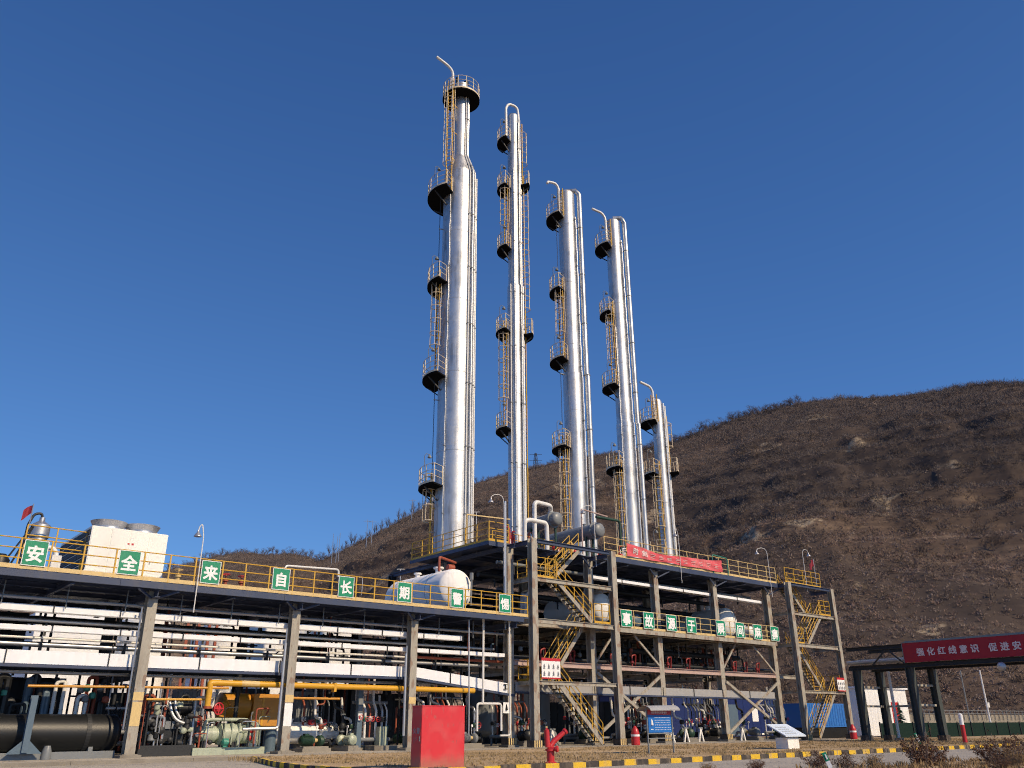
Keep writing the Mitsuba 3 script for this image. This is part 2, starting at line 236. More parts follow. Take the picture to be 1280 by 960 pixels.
# lettering: outlines of the characters on the signs and banners, units of 1/96 of the character's height
GLYPHS = {
    '安': '4,34 4,45 7,47 6,71 8,73 39,73 37,81 45,84 50,83 54,73 88,73 90,72 89,47 93,44 93,35 91,33 73,33 63,15 87,3 90,1 91,-3 83,-11 80,-11 67,-2 51,4 33,-6 10,-11 5,-3 6,1 18,3 35,11 16,19 16,23 22,30 22,33/47,47 78,46 77,60 51,60 51,55/39,33 35,25 50,20 58,33/18,47 31,46 37,60 19,60',
    '全': '0,42 1,47 14,53 31,66 46,85 55,82 58,73 69,63 97,45 91,35 87,35 82,38 80,36 55,36 55,26 79,26 81,24 81,16 80,14 55,14 55,4 89,4 92,2 92,-8 6,-9 4,-7 4,1 7,4 41,4 41,14 17,14 16,23 18,26 41,26 41,35 17,36 15,39 6,35/48,66 30,48 66,49',
    '来': '0,1 2,5 16,12 32,27 3,29 2,38 4,41 22,42 15,55 15,59 7,60 7,70 9,72 41,72 42,83 54,83 55,72 88,72 90,70 90,61 83,59 75,42 92,41 94,39 94,30 92,28 64,27 77,14 96,3 96,0 90,-7 87,-8 75,-1 56,16 54,-11 41,-10 41,16 26,3 11,-7 7,-7/55,42 60,41 68,59 55,59/30,59 36,41 41,41 41,59',
    '自': '13,69 38,70 41,83 46,84 55,81 52,70 83,70 85,68 84,-11 73,-11 70,-6 27,-6 26,-10 23,-12 13,-11/26,29 71,28 71,36 26,36/26,50 71,49 71,57 26,57/27,15 26,7 71,7 71,15',
    '长': '2,35 2,44 4,46 21,46 22,83 34,82 35,55 60,69 72,81 77,81 84,77 81,70 50,46 92,46 94,44 94,35 92,33 60,33 59,32 73,14 87,6 95,4 96,0 91,-7 87,-9 72,-2 58,10 57,-1 21,-11 17,-3 17,0 21,4 21,33 4,33/34,7 55,12 44,33 34,33/35,52 34,46 40,46 40,48',
    '期': '1,-6 1,-2 12,10 12,12 1,13 1,23 10,24 10,58 2,59 2,69 10,70 10,80 12,82 21,82 23,80 24,70 34,70 34,80 36,82 45,82 47,80 48,70 53,70 53,77 56,79 89,79 92,77 92,-3 88,-9 82,-11 68,-10 66,1 79,2 78,21 64,21 61,1 54,-12 51,-12 46,-7 38,-7 27,10 12,-11 7,-11/65,35 79,34 79,44 65,44/65,58 67,56 79,56 79,66 65,66/48,58 47,25 51,24 53,57/43,12 42,10 48,5 50,12/23,25 34,24 34,28 23,28/24,44 23,40 34,40 34,44/24,58 24,56 34,57 33,58',
    '警': '0,54 10,67 2,70 2,77 4,79 13,79 14,83 25,83 27,79 30,79 31,83 42,83 43,79 52,79 55,75 58,82 62,84 70,81 69,75 93,75 94,65 86,64 80,53 83,50 95,46 95,42 92,40 92,29 81,28 82,-10 79,-12 71,-12 68,-9 28,-9 26,-12 15,-11 15,28 4,29 4,38 8,39 8,48/70,44 64,39 76,40/48,48 57,50 61,54 56,56 54,53 49,53/29,40 20,41 19,40 28,39',
    '惕': '0,35 5,64 14,65 14,83 16,84 26,83 27,68 32,68 36,60 37,77 39,79 88,78 88,39 57,38 56,36 93,34 89,-3 87,-7 81,-11 66,-11 63,-5 54,-12 47,-5 59,9 64,18 64,23 52,5 40,-6 36,-6 30,1 44,14 49,23 35,10 32,10 27,14 27,-9 25,-11 15,-11 14,37 12,37 10,32/79,21 68,1 77,2/50,51 74,50 75,52 51,53/50,65 74,64 75,66 51,67/27,22 30,22 42,36 37,40 37,43 30,41 27,44',
    '事': '2,17 2,27 12,28 11,39 15,41 13,44 14,64 4,65 3,73 5,76 41,76 41,82 43,84 52,84 54,83 54,76 91,76 93,74 93,66 91,64 83,63 82,41 85,38 85,28 93,28 95,26 95,18 93,16 85,16 84,-1 72,-1 70,3 54,3 54,-6 52,-9 44,-12 29,-12 26,-6 26,-1 41,0 41,3 11,3 10,13 12,16',
    '故': '1,53 1,63 3,65 19,65 19,83 21,84 29,84 32,82 32,65 50,64 53,80 58,84 67,81 64,66 95,65 95,54 87,53 85,39 76,16 85,5 96,-1 96,-4 89,-12 87,-12 76,-5 66,4 60,-2 43,-12 38,-9 34,-1 18,-1 17,-7 6,-7 5,38 7,40 19,40 19,51/61,53 66,33 69,32 74,53/45,5 59,16 52,35 48,31 45,31/33,52 32,40 38,40 44,52/18,13 33,12 33,27 18,27',
    '源': '3,-5 3,0 11,13 18,31 22,31 27,27 29,30 29,63 24,60 6,72 5,75 10,82 13,83 28,74 31,79 94,78 93,67 73,66 72,62 89,61 91,59 91,24 86,20 96,3 95,-1 89,-4 84,-4 73,15 72,-5 65,-11 51,-11 47,-2 45,-5 41,-5 34,-1 28,-11 25,-11 18,-5 13,-10/55,34 77,33 78,35 56,36/55,48 77,47 78,48 56,49/50,2 59,1 59,16 57,16/42,61 58,61 58,66 42,66/38,9 40,9 45,18 45,22 43,23 40,22|1,46 2,52 6,56 10,56 24,48 27,45 27,42 22,35 18,35',
    '于': '3,32 2,43 4,45 42,45 42,64 10,64 10,77 87,76 86,64 56,64 56,45 92,45 94,43 94,34 93,32 56,32 56,0 54,-6 49,-10 26,-11 22,-2 22,1 25,3 42,2 42,32',
    '瞬': '4,76 7,78 31,77 60,79 82,83 85,83 89,79 90,68 84,58 93,56 94,40 92,38 92,29 84,28 84,20 92,18 93,10 91,7 84,7 83,-11 72,-10 72,7 59,7 56,11 41,-7 34,-11 31,-10 27,-1 41,10 39,14 33,12 32,5 16,5 14,-4 4,-3/66,68 71,58 76,69 68,69/51,41 72,40 72,45 51,45/70,20 72,19 72,28 70,28/49,66 52,58 56,57 54,66/45,27 48,23 49,29/35,66 33,67 33,57 39,57/33,31 35,31 37,37 33,37/16,38 21,37 21,45 16,45/21,24 16,25 16,17 21,17/21,64 16,65 16,57 21,57',
    '间': '6,61 17,62 7,74 7,77 14,82 18,82 30,68 32,78 89,78 91,76 90,-6 86,-10 70,-11 66,-2 69,2 77,1 77,65 32,66 26,60 19,59 19,-10 16,-12 7,-11|27,7 27,55 68,56 69,7/39,19 56,18 56,25 39,25/39,38 56,37 56,44 39,44',
    '麻': '-1,-5 6,19 8,72 44,72 42,81 53,84 59,72 94,71 94,61 92,59 78,59 78,50 92,49 94,47 93,37 83,37 82,36 97,9 90,2 87,2 78,14 77,-11 66,-11 65,15 55,2 51,2 44,8 43,-11 32,-11 30,12 22,2 16,4 10,-11 5,-10/44,50 66,49 66,59 44,59/48,36 57,26 62,36 61,37/44,11 46,11 49,15 45,20/20,50 31,49 31,59 20,59/19,20 21,20 23,23 28,37 20,37',
    '痹': '0,22 2,27 16,35 16,41 10,41 1,57 1,62 11,65 16,60 17,73 47,73 46,82 57,84 62,73 93,73 95,71 95,62 88,59 88,24 93,23 94,13 92,11 79,11 78,-11 66,-10 66,11 54,11 50,1 41,-7 27,-12 20,-4 15,-11 11,-12 4,-7 4,-2 9,3 14,18 5,14/66,37 66,34 74,34 76,36/53,36 44,37 44,34 53,34/22,0 34,3 40,11 25,11/29,59 28,23 31,23 31,60',
    '火': '2,-4 4,1 20,8 32,21 40,45 41,80 42,82 53,82 55,80 53,43 58,28 73,10 84,4 94,2 95,-3 88,-11 78,-8 64,0 47,20 38,6 23,-6 8,-11|64,32 77,62 81,64 89,61 91,57 77,30 75,28 70,28|5,32 6,37 14,49 17,62 21,64 28,62 30,60 30,55 20,31 14,27',
    '强': '2,23 5,55 7,57 26,58 26,66 4,66 4,78 37,78 39,45 57,46 57,48 40,49 41,78 87,77 87,49 70,48 70,46 90,44 90,15 86,12 95,-3 96,-7 94,-10 84,-12 81,-6 36,-9 34,-5 26,-11 10,-11 7,0 9,2 22,2 24,22/70,26 77,25 77,33 70,33/70,7 74,6 72,13 70,13/53,61 74,60 74,66 53,66/38,14 36,4 57,5 57,13/50,26 57,25 57,33 50,33/17,43 16,35 38,34 38,45',
    '化': '1,40 2,45 12,54 19,64 27,82 31,84 39,81 40,76 30,58 30,25 44,32 47,36 47,81 58,82 60,81 60,46 73,57 81,69 86,69 93,64 91,57 79,43 60,28 60,4 80,3 82,11 82,22 87,24 95,20 93,-1 88,-8 83,-10 56,-10 49,-6 47,-1 47,18 38,13 34,13 30,17 30,-11 19,-12 17,-10 17,38 15,38 11,32 7,32',
    '红': '0,46 1,50 6,53 13,64 21,83 27,83 34,79 21,52 26,53 32,63 38,62 39,74 92,74 93,63 91,61 72,61 72,9 93,8 95,6 95,-4 37,-5 36,0 32,0 3,-6 1,6 4,8 35,14 39,14 41,8 59,8 59,61 40,61 43,55 26,33 27,31 40,32 42,24 40,20 5,14 1,26 6,28 14,38 4,37',
    '线': '2,3 4,8 34,16 40,15 42,5 60,13 56,30 40,27 40,23 35,20 20,18 9,14 5,15 2,25 12,33 15,38 6,37 3,41 2,49 9,56 21,83 30,81 33,78 21,52 26,54 30,63 35,63 39,60 53,62 53,82 55,84 64,84 66,83 67,79 73,82 89,72 88,67 91,60 90,55 67,50 69,45 87,49 92,48 93,37 89,35 94,32 94,28 76,9 82,2 84,4 84,11 86,13 95,8 93,-6 89,-10 78,-11 72,-8 65,1 50,-7 39,-9 34,-3 35,3 10,-5 5,-5/70,33 71,23 73,23 82,35/66,66 68,64 75,66 67,71/38,51 26,31 37,33 37,39 39,40 55,42 55,48 41,48',
    '意': '3,-5 3,-1 11,7 16,17 15,49 5,49 4,59 6,61 24,62 24,64 10,64 8,66 8,74 10,76 40,76 40,82 51,84 56,76 87,75 88,67 86,64 73,64 72,62 91,61 93,58 93,52 91,49 81,48 80,15 92,1 91,-5 82,-8 74,4 72,-3 67,-10 34,-11 29,-9 26,-5 25,7 14,-9 10,-9/57,15 61,11 69,9 69,16/56,2 60,1 60,5 58,5/39,64 40,61 57,61 58,63/40,11 39,1 52,1 48,7',
    '识': '68,17 69,22 77,25 80,24 93,-1 92,-8 84,-11 81,-10 77,2|39,75 41,77 87,77 89,75 89,30 87,28 41,28 39,30/52,42 75,41 75,64 52,64|2,41 3,53 27,53 28,17 36,21 42,13 47,24 59,22 57,11 51,-1 43,-11 39,-11 32,-6 32,-2 37,2 39,7 25,-2 19,-9 16,-9 10,-3 10,1 15,7 15,40|7,72 7,76 11,80 16,81 31,68 33,63 28,57 23,56',
    '促': '-1,38 0,44 13,63 20,83 31,81 32,76 25,60 25,3 28,4 32,13 36,36 48,35 47,18 50,12 54,10 54,40 35,40 33,43 33,76 35,79 87,79 88,41 68,40 68,32 89,31 90,19 68,18 68,4 94,3 96,1 94,-7 92,-10 61,-9 49,-4 42,3 32,-12 28,-12 26,-10 23,-12 13,-12 12,35 10,35 7,30 4,30/47,66 47,52 75,52 75,67',
    '进': '1,-3 1,1 15,14 15,36 3,36 2,48 26,49 28,47 28,41 43,43 43,53 31,53 29,59 21,55 5,73 5,76 9,80 15,81 29,66 42,66 43,80 46,82 54,82 56,80 56,66 65,66 66,80 69,82 79,81 79,66 90,66 92,64 92,55 90,53 79,53 79,42 92,42 94,39 94,31 92,29 79,29 79,5 95,5 93,-7 80,-9 46,-9 33,-6 21,2 10,-10 7,-10/43,5 67,4 66,29 55,29 50,14/56,43 66,42 66,53 56,53/29,30 28,13 30,12 38,20 41,28',
    '时': '5,74 8,76 38,76 41,74 41,64 69,64 70,81 72,83 82,83 84,81 84,64 95,63 95,52 84,51 84,1 81,-7 74,-10 55,-10 51,-2 52,3 70,3 70,21 59,16 43,40 43,45 53,49 70,25 69,51 41,51 41,8 38,6 18,6 17,-1 5,0/18,20 28,19 28,35 18,35/18,48 28,47 28,63 18,63',
    '刻': '2,70 5,72 25,72 22,81 29,84 35,82 40,72 58,72 61,69 62,72 74,71 74,13 62,13 61,32 59,32 48,16 62,2 61,-2 55,-7 52,-7 39,6 12,-11 9,-11 5,-7 3,0 18,7 29,15 41,27 48,39 51,40 61,36 61,60 47,59 47,57 52,56 54,52 47,40 30,22 10,10 3,20 21,31 24,35 9,34 7,36 5,45 14,52 17,58 4,59 2,61/27,49 36,48 42,59 34,59|63,0 65,2 79,2 79,81 91,82 91,-5 86,-10 67,-11',
}
def glyph(ch, h, depth=0.006):
    """One character h metres tall as a mesh in the xy plane, from the origin, extruded along z."""
    ms = []
    for poly in GLYPHS[ch].split('|'):
        rings = [[tuple(map(float, q.split(','))) for q in ring.split()] for ring in poly.split('/')]
        g = shapely.Polygon(rings[0], rings[1:]).buffer(0)
        for q in getattr(g, 'geoms', [g]): ms.append(trimesh.creation.extrude_polygon(q, depth * 96 / h, engine='earcut'))
    m = trimesh.util.concatenate(ms)
    return (np.array(m.vertices) + [0, 8, 0]) * h / 96, np.array(m.faces)
def place(vf, origin, right, up):
    """Moves a mesh of the xy plane so that x runs along right and y along up."""
    r, u = np.asarray(right, float), np.asarray(up, float)
    n = np.cross(r, u)
    return np.asarray(origin) + vf[0][:, :1] * r + vf[0][:, 1:2] * u + vf[0][:, 2:] * n, vf[1]

# ---------------------------------------------------------------- ground, road, pads, kerb
YK = 18.40                                                # face of the kerb along the road
struct('ground', M().add([[-600, -600, -0.17], [2500, -600, -0.17], [2500, 2500, -0.17], [-600, 2500, -0.17]], [[0, 1, 2], [0, 2, 3]]), SOIL)
KPTS = np.array([[17.0, 44], [15.5, 36], [13.55, 30.3], [12.05, 25.4], [11.45, 22.2], [11.75, 20.0], [12.7, 18.8], [14.2, YK], [120, YK]])
kp = rounded(KPTS, 1.2, 4)
def poly_sheet(pts, z):
    m = trimesh.creation.triangulate_polygon(shapely.Polygon(pts), engine='earcut')
    return np.c_[m[0], np.full(len(m[0]), z)], m[1]
struct('road', M().add(*poly_sheet([(-60, -40), (140, -40), (140, YK + 0.3), (17.5, 44.5), (17.5, 120), (-60, 120)], -0.125)), ROAD)
struct('verge', M().add(*poly_sheet([tuple(p) for p in kp[1:]] + [(120, 36), (60, 36), (58.6, 32), (17, 32), (15.4, 36)], -0.02)), SOIL)
struct('near_verge', M().add(*poly_sheet([(15.2, 4), (16.5, 8.6), (18.2, 10.6), (21, 11.8), (27, 12.3), (40, 12.6), (60, 12.8), (80, 4)], -0.085)), SOIL)
pad = struct('concrete_pad', M().box(-8, 58.6, 31.9, 62, -0.15, 0.0), CONC)
# kerb of yellow and black blocks, each a piece of its own
seg = np.linalg.norm(np.diff(kp, axis=0), axis=1); cum = np.r_[0, np.cumsum(seg)]
def along(s_):
    i = min(np.searchsorted(cum, s_, side='right') - 1, len(seg) - 1); t = (s_ - cum[i]) / seg[i]
    return kp[i] * (1 - t) + kp[i + 1] * t
start = cum[np.argmin(np.abs(kp[:, 1] - 33))]; s_, i_ = start, 0
struct('kerb', M().bar((90, YK + 0.06, -0.07), (118, YK + 0.06, -0.07), 0.13, 0.17), KB)
scell = {}
while s_ < cum[-1] - 31:
    ln = 0.52 + random.uniform(-0.015, 0.015)
    a, b = along(s_ + 0.006), along(s_ + ln - 0.006)
    d = (b - a) / np.linalg.norm(b - a); nrm = np.array([-d[1], d[0]]) * 0.06
    dz = random.uniform(-0.014, 0.010); nrm = nrm * random.uniform(0.85, 1.1)
    put('kerb__block', M().bar((*(a + nrm), -0.07 + dz), (*(b + nrm), -0.07 + dz), 0.13, 0.19), KY if i_ % 2 else KB)
    s_ += ln; i_ += 1

# ---------------------------------------------------------------- the hill behind
RIDGE = np.array([  # bearing from +x in degrees, horizontal distance, height of the skyline
    (-25, 300, 92), (0, 290, 100), (10, 288, 98), (16.3, 290, 99.0), (18, 291, 101.5), (19.8, 292, 102.5), (22.1, 294, 103.3), (24.5, 296, 105), (27, 298, 107.4), (29, 300, 108.6), (31.2, 302, 108.2),
    (33.4, 304, 107), (36.2, 308, 104), (38.5, 312, 101.6), (40.8, 316, 101.0), (43.1, 322, 102), (45.4, 328, 102), (47.7, 332, 100.8), (50, 336, 98.8), (52.3, 340, 96), (54.5, 344, 91.8),
    (56.7, 350, 85.5), (58.9, 358, 79), (61, 370, 74), (63, 388, 70.5), (64.6, 404, 76), (66.6, 420, 78), (68.1, 430, 80), (69.6, 436, 79), (71.4, 440, 74), (72.8, 446, 71), (77, 450, 66), (81, 455, 59), (92, 460, 62), (110, 470, 80), (130, 470, 90)])
FOOT = np.array([(-25, 150), (10, 135), (18, 128), (27, 122), (45, 118), (60, 120), (75, 124), (130, 130)])
def hill_point(b, t):
    """A point of the hillside at bearing b (degrees), t from 0 at the foot to 1 at the skyline and on to the back."""
    b, t = np.asarray(b, float), np.asarray(t, float)
    r1, z1, r0 = np.interp(b, RIDGE[:, 0], RIDGE[:, 1]), np.interp(b, RIDGE[:, 0], RIDGE[:, 2]), np.interp(b, FOOT[:, 0], FOOT[:, 1])
    r = r0 + (r1 - r0) * t
    x, y = r * np.cos(np.radians(b)), r * np.sin(np.radians(b))
    u = np.clip(t, 0, 1)
    z = z1 * (0.90 * u + 0.10 * u * u * (3 - 2 * u)) - np.clip(t - 1, 0, None) * 60
    q = np.stack([x, y, x * 0], -1)
    w = np.sin(np.clip(t, 0, 1) * np.pi)
    gully = (meshkit.fbm(q * 0.022, 4, 3) - 0.5) * 14 * w
    small = (meshkit.fbm(q * 0.12, 3, 5) - 0.5) * 3.2 * np.clip(w * 2, 0.15, 1)
    z = z + gully + small
    ter = 7.0                                                   # old field terraces
    f = z / ter - np.floor(z / ter)
    k = np.clip(meshkit.fbm(q * 0.014, 2, 9) * 2.6 - 0.75, 0, 1) * w
    z = z + k * ter * (np.clip((f - 0.42) / 0.3, 0, 1) - f) * 0.9
    return np.stack([x, y, z - 0.3 * (t <= 0)], -1)
nb, nt = 620, 190
B_, T_ = np.meshgrid(np.linspace(-20, 125, nb), np.r_[np.linspace(-0.02, 1.0, nt - 20), np.linspace(1.0, 1.5, 21)[1:]], indexing='ij')
hv = hill_point(B_, T_).reshape(-1, 3)
hi, hj = np.meshgrid(np.arange(nb - 1), np.arange(nt - 1), indexing='ij'); hq = (hi * nt + hj).ravel()
struct('hill', (hv, np.vstack([np.stack([hq, hq + nt, hq + nt + 1], 1), np.stack([hq, hq + nt + 1, hq + 1], 1)])), HILL, True)

def tufts(pts, h, w, k, spread, rg):
    """Bare brush: k thin upright blades at every point, as one mesh."""
    n = len(pts); P = np.repeat(pts, k, 0); H = np.repeat(h, k)
    a = rg.uniform(0, 2 * np.pi, n * k); tilt = rg.uniform(0.05, spread, n * k)
    off = np.stack([np.cos(a), np.sin(a), a * 0], 1) * (rg.uniform(0, 0.35, n * k) * H)[:, None]
    d = np.stack([np.cos(a) * np.sin(tilt), np.sin(a) * np.sin(tilt), np.cos(tilt)], 1)
    side = np.stack([-np.sin(a + 0.7), np.cos(a + 0.7), a * 0], 1) * (H * w * rg.uniform(0.5, 1.3, n * k))[:, None]
    L = (H * rg.uniform(0.55, 1.1, n * k))[:, None]
    b0 = P + off; m_ = b0 + d * L * 0.55
    v = np.stack([b0 - [0, 0, 0.15], m_ + side, b0 + d * L, m_ - side], 1).reshape(-1, 3)
    i = np.arange(n * k) * 4
    return v, np.vstack([np.stack([i, i + 1, i + 2], 1), np.stack([i, i + 2, i + 3], 1)])

def puffs(pts, h, k, rg, w=0.055):
    """Leafless bushes: a dome of short thin twigs at every point, as one mesh."""
    n = len(pts) * k; P = np.repeat(pts, k, 0); H = np.repeat(h, k)[:, None]
    d = rg.normal(0, 1, (n, 3)); d[:, 2] = np.abs(d[:, 2]) + 0.15; d /= np.linalg.norm(d, axis=1, keepdims=True)
    c = P + d * H * [0.62, 0.62, 0.85] * rg.uniform(0.15, 0.8, (n, 1))
    e = d * 0.7 + rg.normal(0, 0.4, (n, 3)) + [0, 0, 0.25]; e *= H * 0.34 / np.linalg.norm(e, axis=1, keepdims=True)
    s = np.cross(e, rg.normal(0, 1, (n, 3))); s *= H * w / (np.linalg.norm(s, axis=1, keepdims=True) + 1e-9)
    v = np.stack([c - s, c + s, c + e], 1).reshape(-1, 3); i = np.arange(n) * 3
    return v, np.stack([i, i + 1, i + 2], 1)
rg = np.random.default_rng(11)
for name, mt, n, t0, t1, h0, h1, k, w, lab in (
        ('hillside_scrub', TWIG, 36000, 0.0, 1.02, 0.35, 1.3, 13, 0.070, 'grey brown leafless scrub covering the hillside'), ('hillside_brush', TWIGR, 20000, 0.0, 1.02, 0.4, 1.5, 13, 0.065, 'reddish brown leafless brush in patches on the hillside'),
        ('hillside_thicket', TWIGD, 24000, 0.38, 1.02, 0.9, 3.0, 42, 0.016, 'dense soft grey thickets on the upper hillside'), ('hillside_bushes', TREEB, 4200, 0.0, 0.75, 0.9, 2.8, 26, 0.030, 'dark leafless bushes scattered over the lower hillside'),
        ('crest_brush', TWIGD, 2600, 0.965, 1.012, 1.0, 2.8, 40, 0.016, 'fuzzy leafless brush along the hill crest'), ('hillside_grass', LEAFST, 9000, 0.0, 0.8, 0.2, 0.6, 10, 0.09, 'straw coloured dead grass clumps on the hillside')):
    b, t = rg.uniform(8, 78, n * 2), t0 + (t1 - t0) * rg.uniform(0, 1, n * 2) ** 0.9
    jit = 0.16 if 'bushes' in name or 'brush' in name else 0.42
    p = hill_point(b, t); dens = meshkit.fbm(p * [0.022, 0.022, 0.05], 3, len(name)); keep = np.argsort(-dens + rg.uniform(-jit, jit, len(p)))[:n]
    p = p[keep]; hh = h0 + (h1 - h0) * rg.uniform(0, 1, n) ** 2
    tag(put(name, puffs(p, hh, k, rg, w), mt), lab, 'brush', kind='stuff')
# ---------------------------------------------------------------- bare trees on the hill (five kinds, copied)
def bare_tree(seed, h, wide):
    r_ = random.Random(seed); tr, tw = M(), []
    def grow(p, d, L, rad, lvl):
        q = p + d * L
        mid = (p + q) / 2 + np.array([r_.uniform(-.06, .06) * L for _ in range(3)])
        if lvl < 3: tr.tube([p, mid, q], [rad, rad * 0.8, rad * 0.6], 4, caps=False)
        else: tw.append((p, q, rad))
        if lvl == 4: return
        for _ in range((6, 5, 4, 5)[lvl]):
            a, s = r_.uniform(0, 6.28), r_.uniform(0.3, 1.0) * wide
            e = np.array([math.cos(a) * s, math.sin(a) * s, 0]) + d * r_.uniform(0.7, 1.1)
            grow(p + d * L * r_.uniform(0.35, 1.0), e / np.linalg.norm(e), L * r_.uniform(0.55, 0.85), rad * 0.5, lvl + 1)
    grow(np.zeros(3), np.array([0, 0, 1.0]), h * 0.34, h * 0.020, 0)
    V, F = [], []
    for p, q, rad in tw:
        d = q - p; s = np.cross(d, [r_.uniform(-1, 1), r_.uniform(-1, 1), 0.3]); s = s / (np.linalg.norm(s) + 1e-9) * max(rad * 0.8, 0.009)
        F.append(np.array([[0, 1, 2]]) + 3 * len(V)); V.append(np.array([p - s, p + s, q]))
    return tr.mesh(), (np.vstack(V), np.vstack(F))
kinds = []
for i, (h, w) in enumerate(((4.6, 1.0), (5.4, 1.15), (3.8, 1.3), (6.5, 0.45), (5.0, 0.8))):
    a, b = bare_tree(40 + i, h, w)
    kinds.append((mikit.ply(a, TREEB), mikit.ply(b, TREEB), h))
def plant_tree(x, y, z, i, s, rz, label, group):
    k = thing('bare_tree', label, 'tree', group); m = T().translate([float(x), float(y), float(z)]).rotate([0, 0, 1], rz).scale(s)
    scene[k + '__trunk'] = {**kinds[i][0], 'to_world': m}; scene[k + '__crown'] = {**kinds[i][1], 'to_world': m}
for b0, b1, n, ks, smin, smax, lab, grp in (
        (29.5, 41.0, 62, (0, 1, 2), 0.7, 1.45, 'rounded leafless tree in the dark line along the hill crest right of the towers', 'bare trees along the right crest'),
        (12, 29, 26, (2, 0), 0.35, 0.75, 'small leafless bush tree on the far right of the hill crest', 'bare trees on the far right crest'),
        (42, 55, 30, (0, 2, 4), 0.45, 0.9, 'small leafless tree on the crest behind the silver towers', 'bare trees on the crest behind the towers'),
        (55.3, 62.5, 26, (3, 3, 4), 0.7, 1.15, 'slender leafless tree on the sloping crest left of the tallest tower', 'slender bare trees on the sloping crest'),
        (62.5, 73, 48, (0, 1, 4), 0.7, 1.3, 'leafless tree on the low distant ridge above the pipe rack', 'bare trees on the distant ridge')):
    for q in range(n):
        b = b0 + (b1 - b0) * (q + rg.uniform(0, 1)) / n; t = rg.uniform(0.965, 1.01); p = hill_point(b, t)
        plant_tree(*(p - [0, 0, 0.2]), ks[rg.integers(len(ks))], float(rg.uniform(smin, smax)), float(rg.uniform(0, 360)), lab, grp)
for b, t, s in ((28.0, .62, 1.1), (26.6, .61, 1.2), (31.5, .42, 1.0), (25.2, .8, .9), (36, .36, .9), (22.5, .55, 1.2), (20, .33, 1.1), (33, .7, 1.0), (29.4, .5, .9), (17.5, .6, 1.2), (38.3, .6, .8), (24, .3, 1.0), (57, .6, 1.1), (55, .45, 1.0), (60, .62, 1.1), (52.0, .5, 1.0)):
    plant_tree(*(hill_point(b, t) - [0, 0, 0.2]), int(rg.integers(3)), s, float(rg.uniform(0, 360)), 'lone leafless tree standing on the open hillside', 'lone bare trees on the hillside')

# poles and a pylon on the hill
def hill_z(x, y):
    b = math.degrees(math.atan2(y, x)); r = math.hypot(x, y)
    r1, r0 = np.interp(b, RIDGE[:, 0], RIDGE[:, 1]), np.interp(b, FOOT[:, 0], FOOT[:, 1])
    return float(hill_point(b, (r - r0) / (r1 - r0))[2])
for i, (x, y, top, arm) in enumerate(((153.8, 292, 71, 0), (155.2, 291.2, 70, 0), (156, 290.8, 71.4, 0), (165.0, 285.8, 77, 1), (166.8, 285, 76.8, 1), (179.8, 276.8, 86, 1))):
    z0 = min(hill_z(x, y), top - 6); p = thing('utility_pole', (f'pale utility pole on the left crest, {("first", "second", "third")[i]} of three close together' if i < 3 else 'pale utility pole with a crossarm on the sloping crest left of the tallest tower'), 'pole', 'three plain poles on the crest' if i < 3 else 'crossarm poles on the crest')
    put(p + '__shaft', M().tube([(x, y, z0 - 0.5), (x, y, top)], [0.15, 0.09], 6), GALV)
    if arm:
        put(p + '__crossarm', M().bar((x - 1.3, y + 0.9, top - 0.6), (x + 1.3, y - 0.9, top - 0.6), 0.12), GALV)
p = thing('lattice_pylon', 'thin steel lattice pylon on the crest between the second and third towers', 'pylon')
px_, py_ = 238.0, 267.0; pz = hill_z(px_, py_) - 1; m = M()
def leg(i, j, f): return np.array([px_ + i * (2.3 * (1 - f) + 0.3 * f), py_ + j * (2.3 * (1 - f) + 0.3 * f), pz + 22 * f])
for i, j in ((1, 1), (1, -1), (-1, 1), (-1, -1)): m.bar(leg(i, j, 0), leg(i, j, 1), 0.13)
for q in range(10):
    f, g = q / 10, (q + 1) / 10
    for (a, b) in (((1, 1), (1, -1)), ((1, -1), (-1, -1)), ((-1, -1), (-1, 1)), ((-1, 1), (1, 1))):
        m.bar(leg(*a, f), leg(*b, g), 0.07).bar(leg(*b, f), leg(*a, g), 0.07).bar(leg(*a, g), leg(*b, g), 0.07)
put(p + '__lattice', m, DARK)
for z in (15.5, 18.5, 21.5): put(p + '__crossarm', M().bar((px_ - 2.2, py_ + 1.8, pz + z), (px_ + 2.2, py_ - 1.8, pz + z), 0.16), DARK)
for i, (b, e, h) in enumerate(((60.75, 7.6, 4.0), (60.1, 8.0, 4.5), (57.6, 8.6, 4.0), (53.1, 15.9 - 3.4, 6.0), (52.5, 12.2, 6.0))):
    t = np.linspace(0.02, 0.95, 400); hp = hill_point(np.full(400, b), t); el = np.degrees(np.arctan2(hp[:, 2] - 0.965, np.hypot(hp[:, 0], hp[:, 1])))
    x, y, z = hp[min(np.searchsorted(np.maximum.accumulate(el), e), 399)]
    p = thing('slope_lamp', 'slim lamp pole with a twin head standing on the lower hillside', 'lamp post', 'slim lamp poles on the lower hillside')
    put(p + '__post', M().tube([(x, y, z - 0.4), (x, y, z + h)], 0.09, 5), GALV)
    put(p + '__head', M().bar((x - 0.7, y + 0.6, z + h), (x + 0.7, y - 0.6, z + h), 0.16, 0.12), PIPEW)

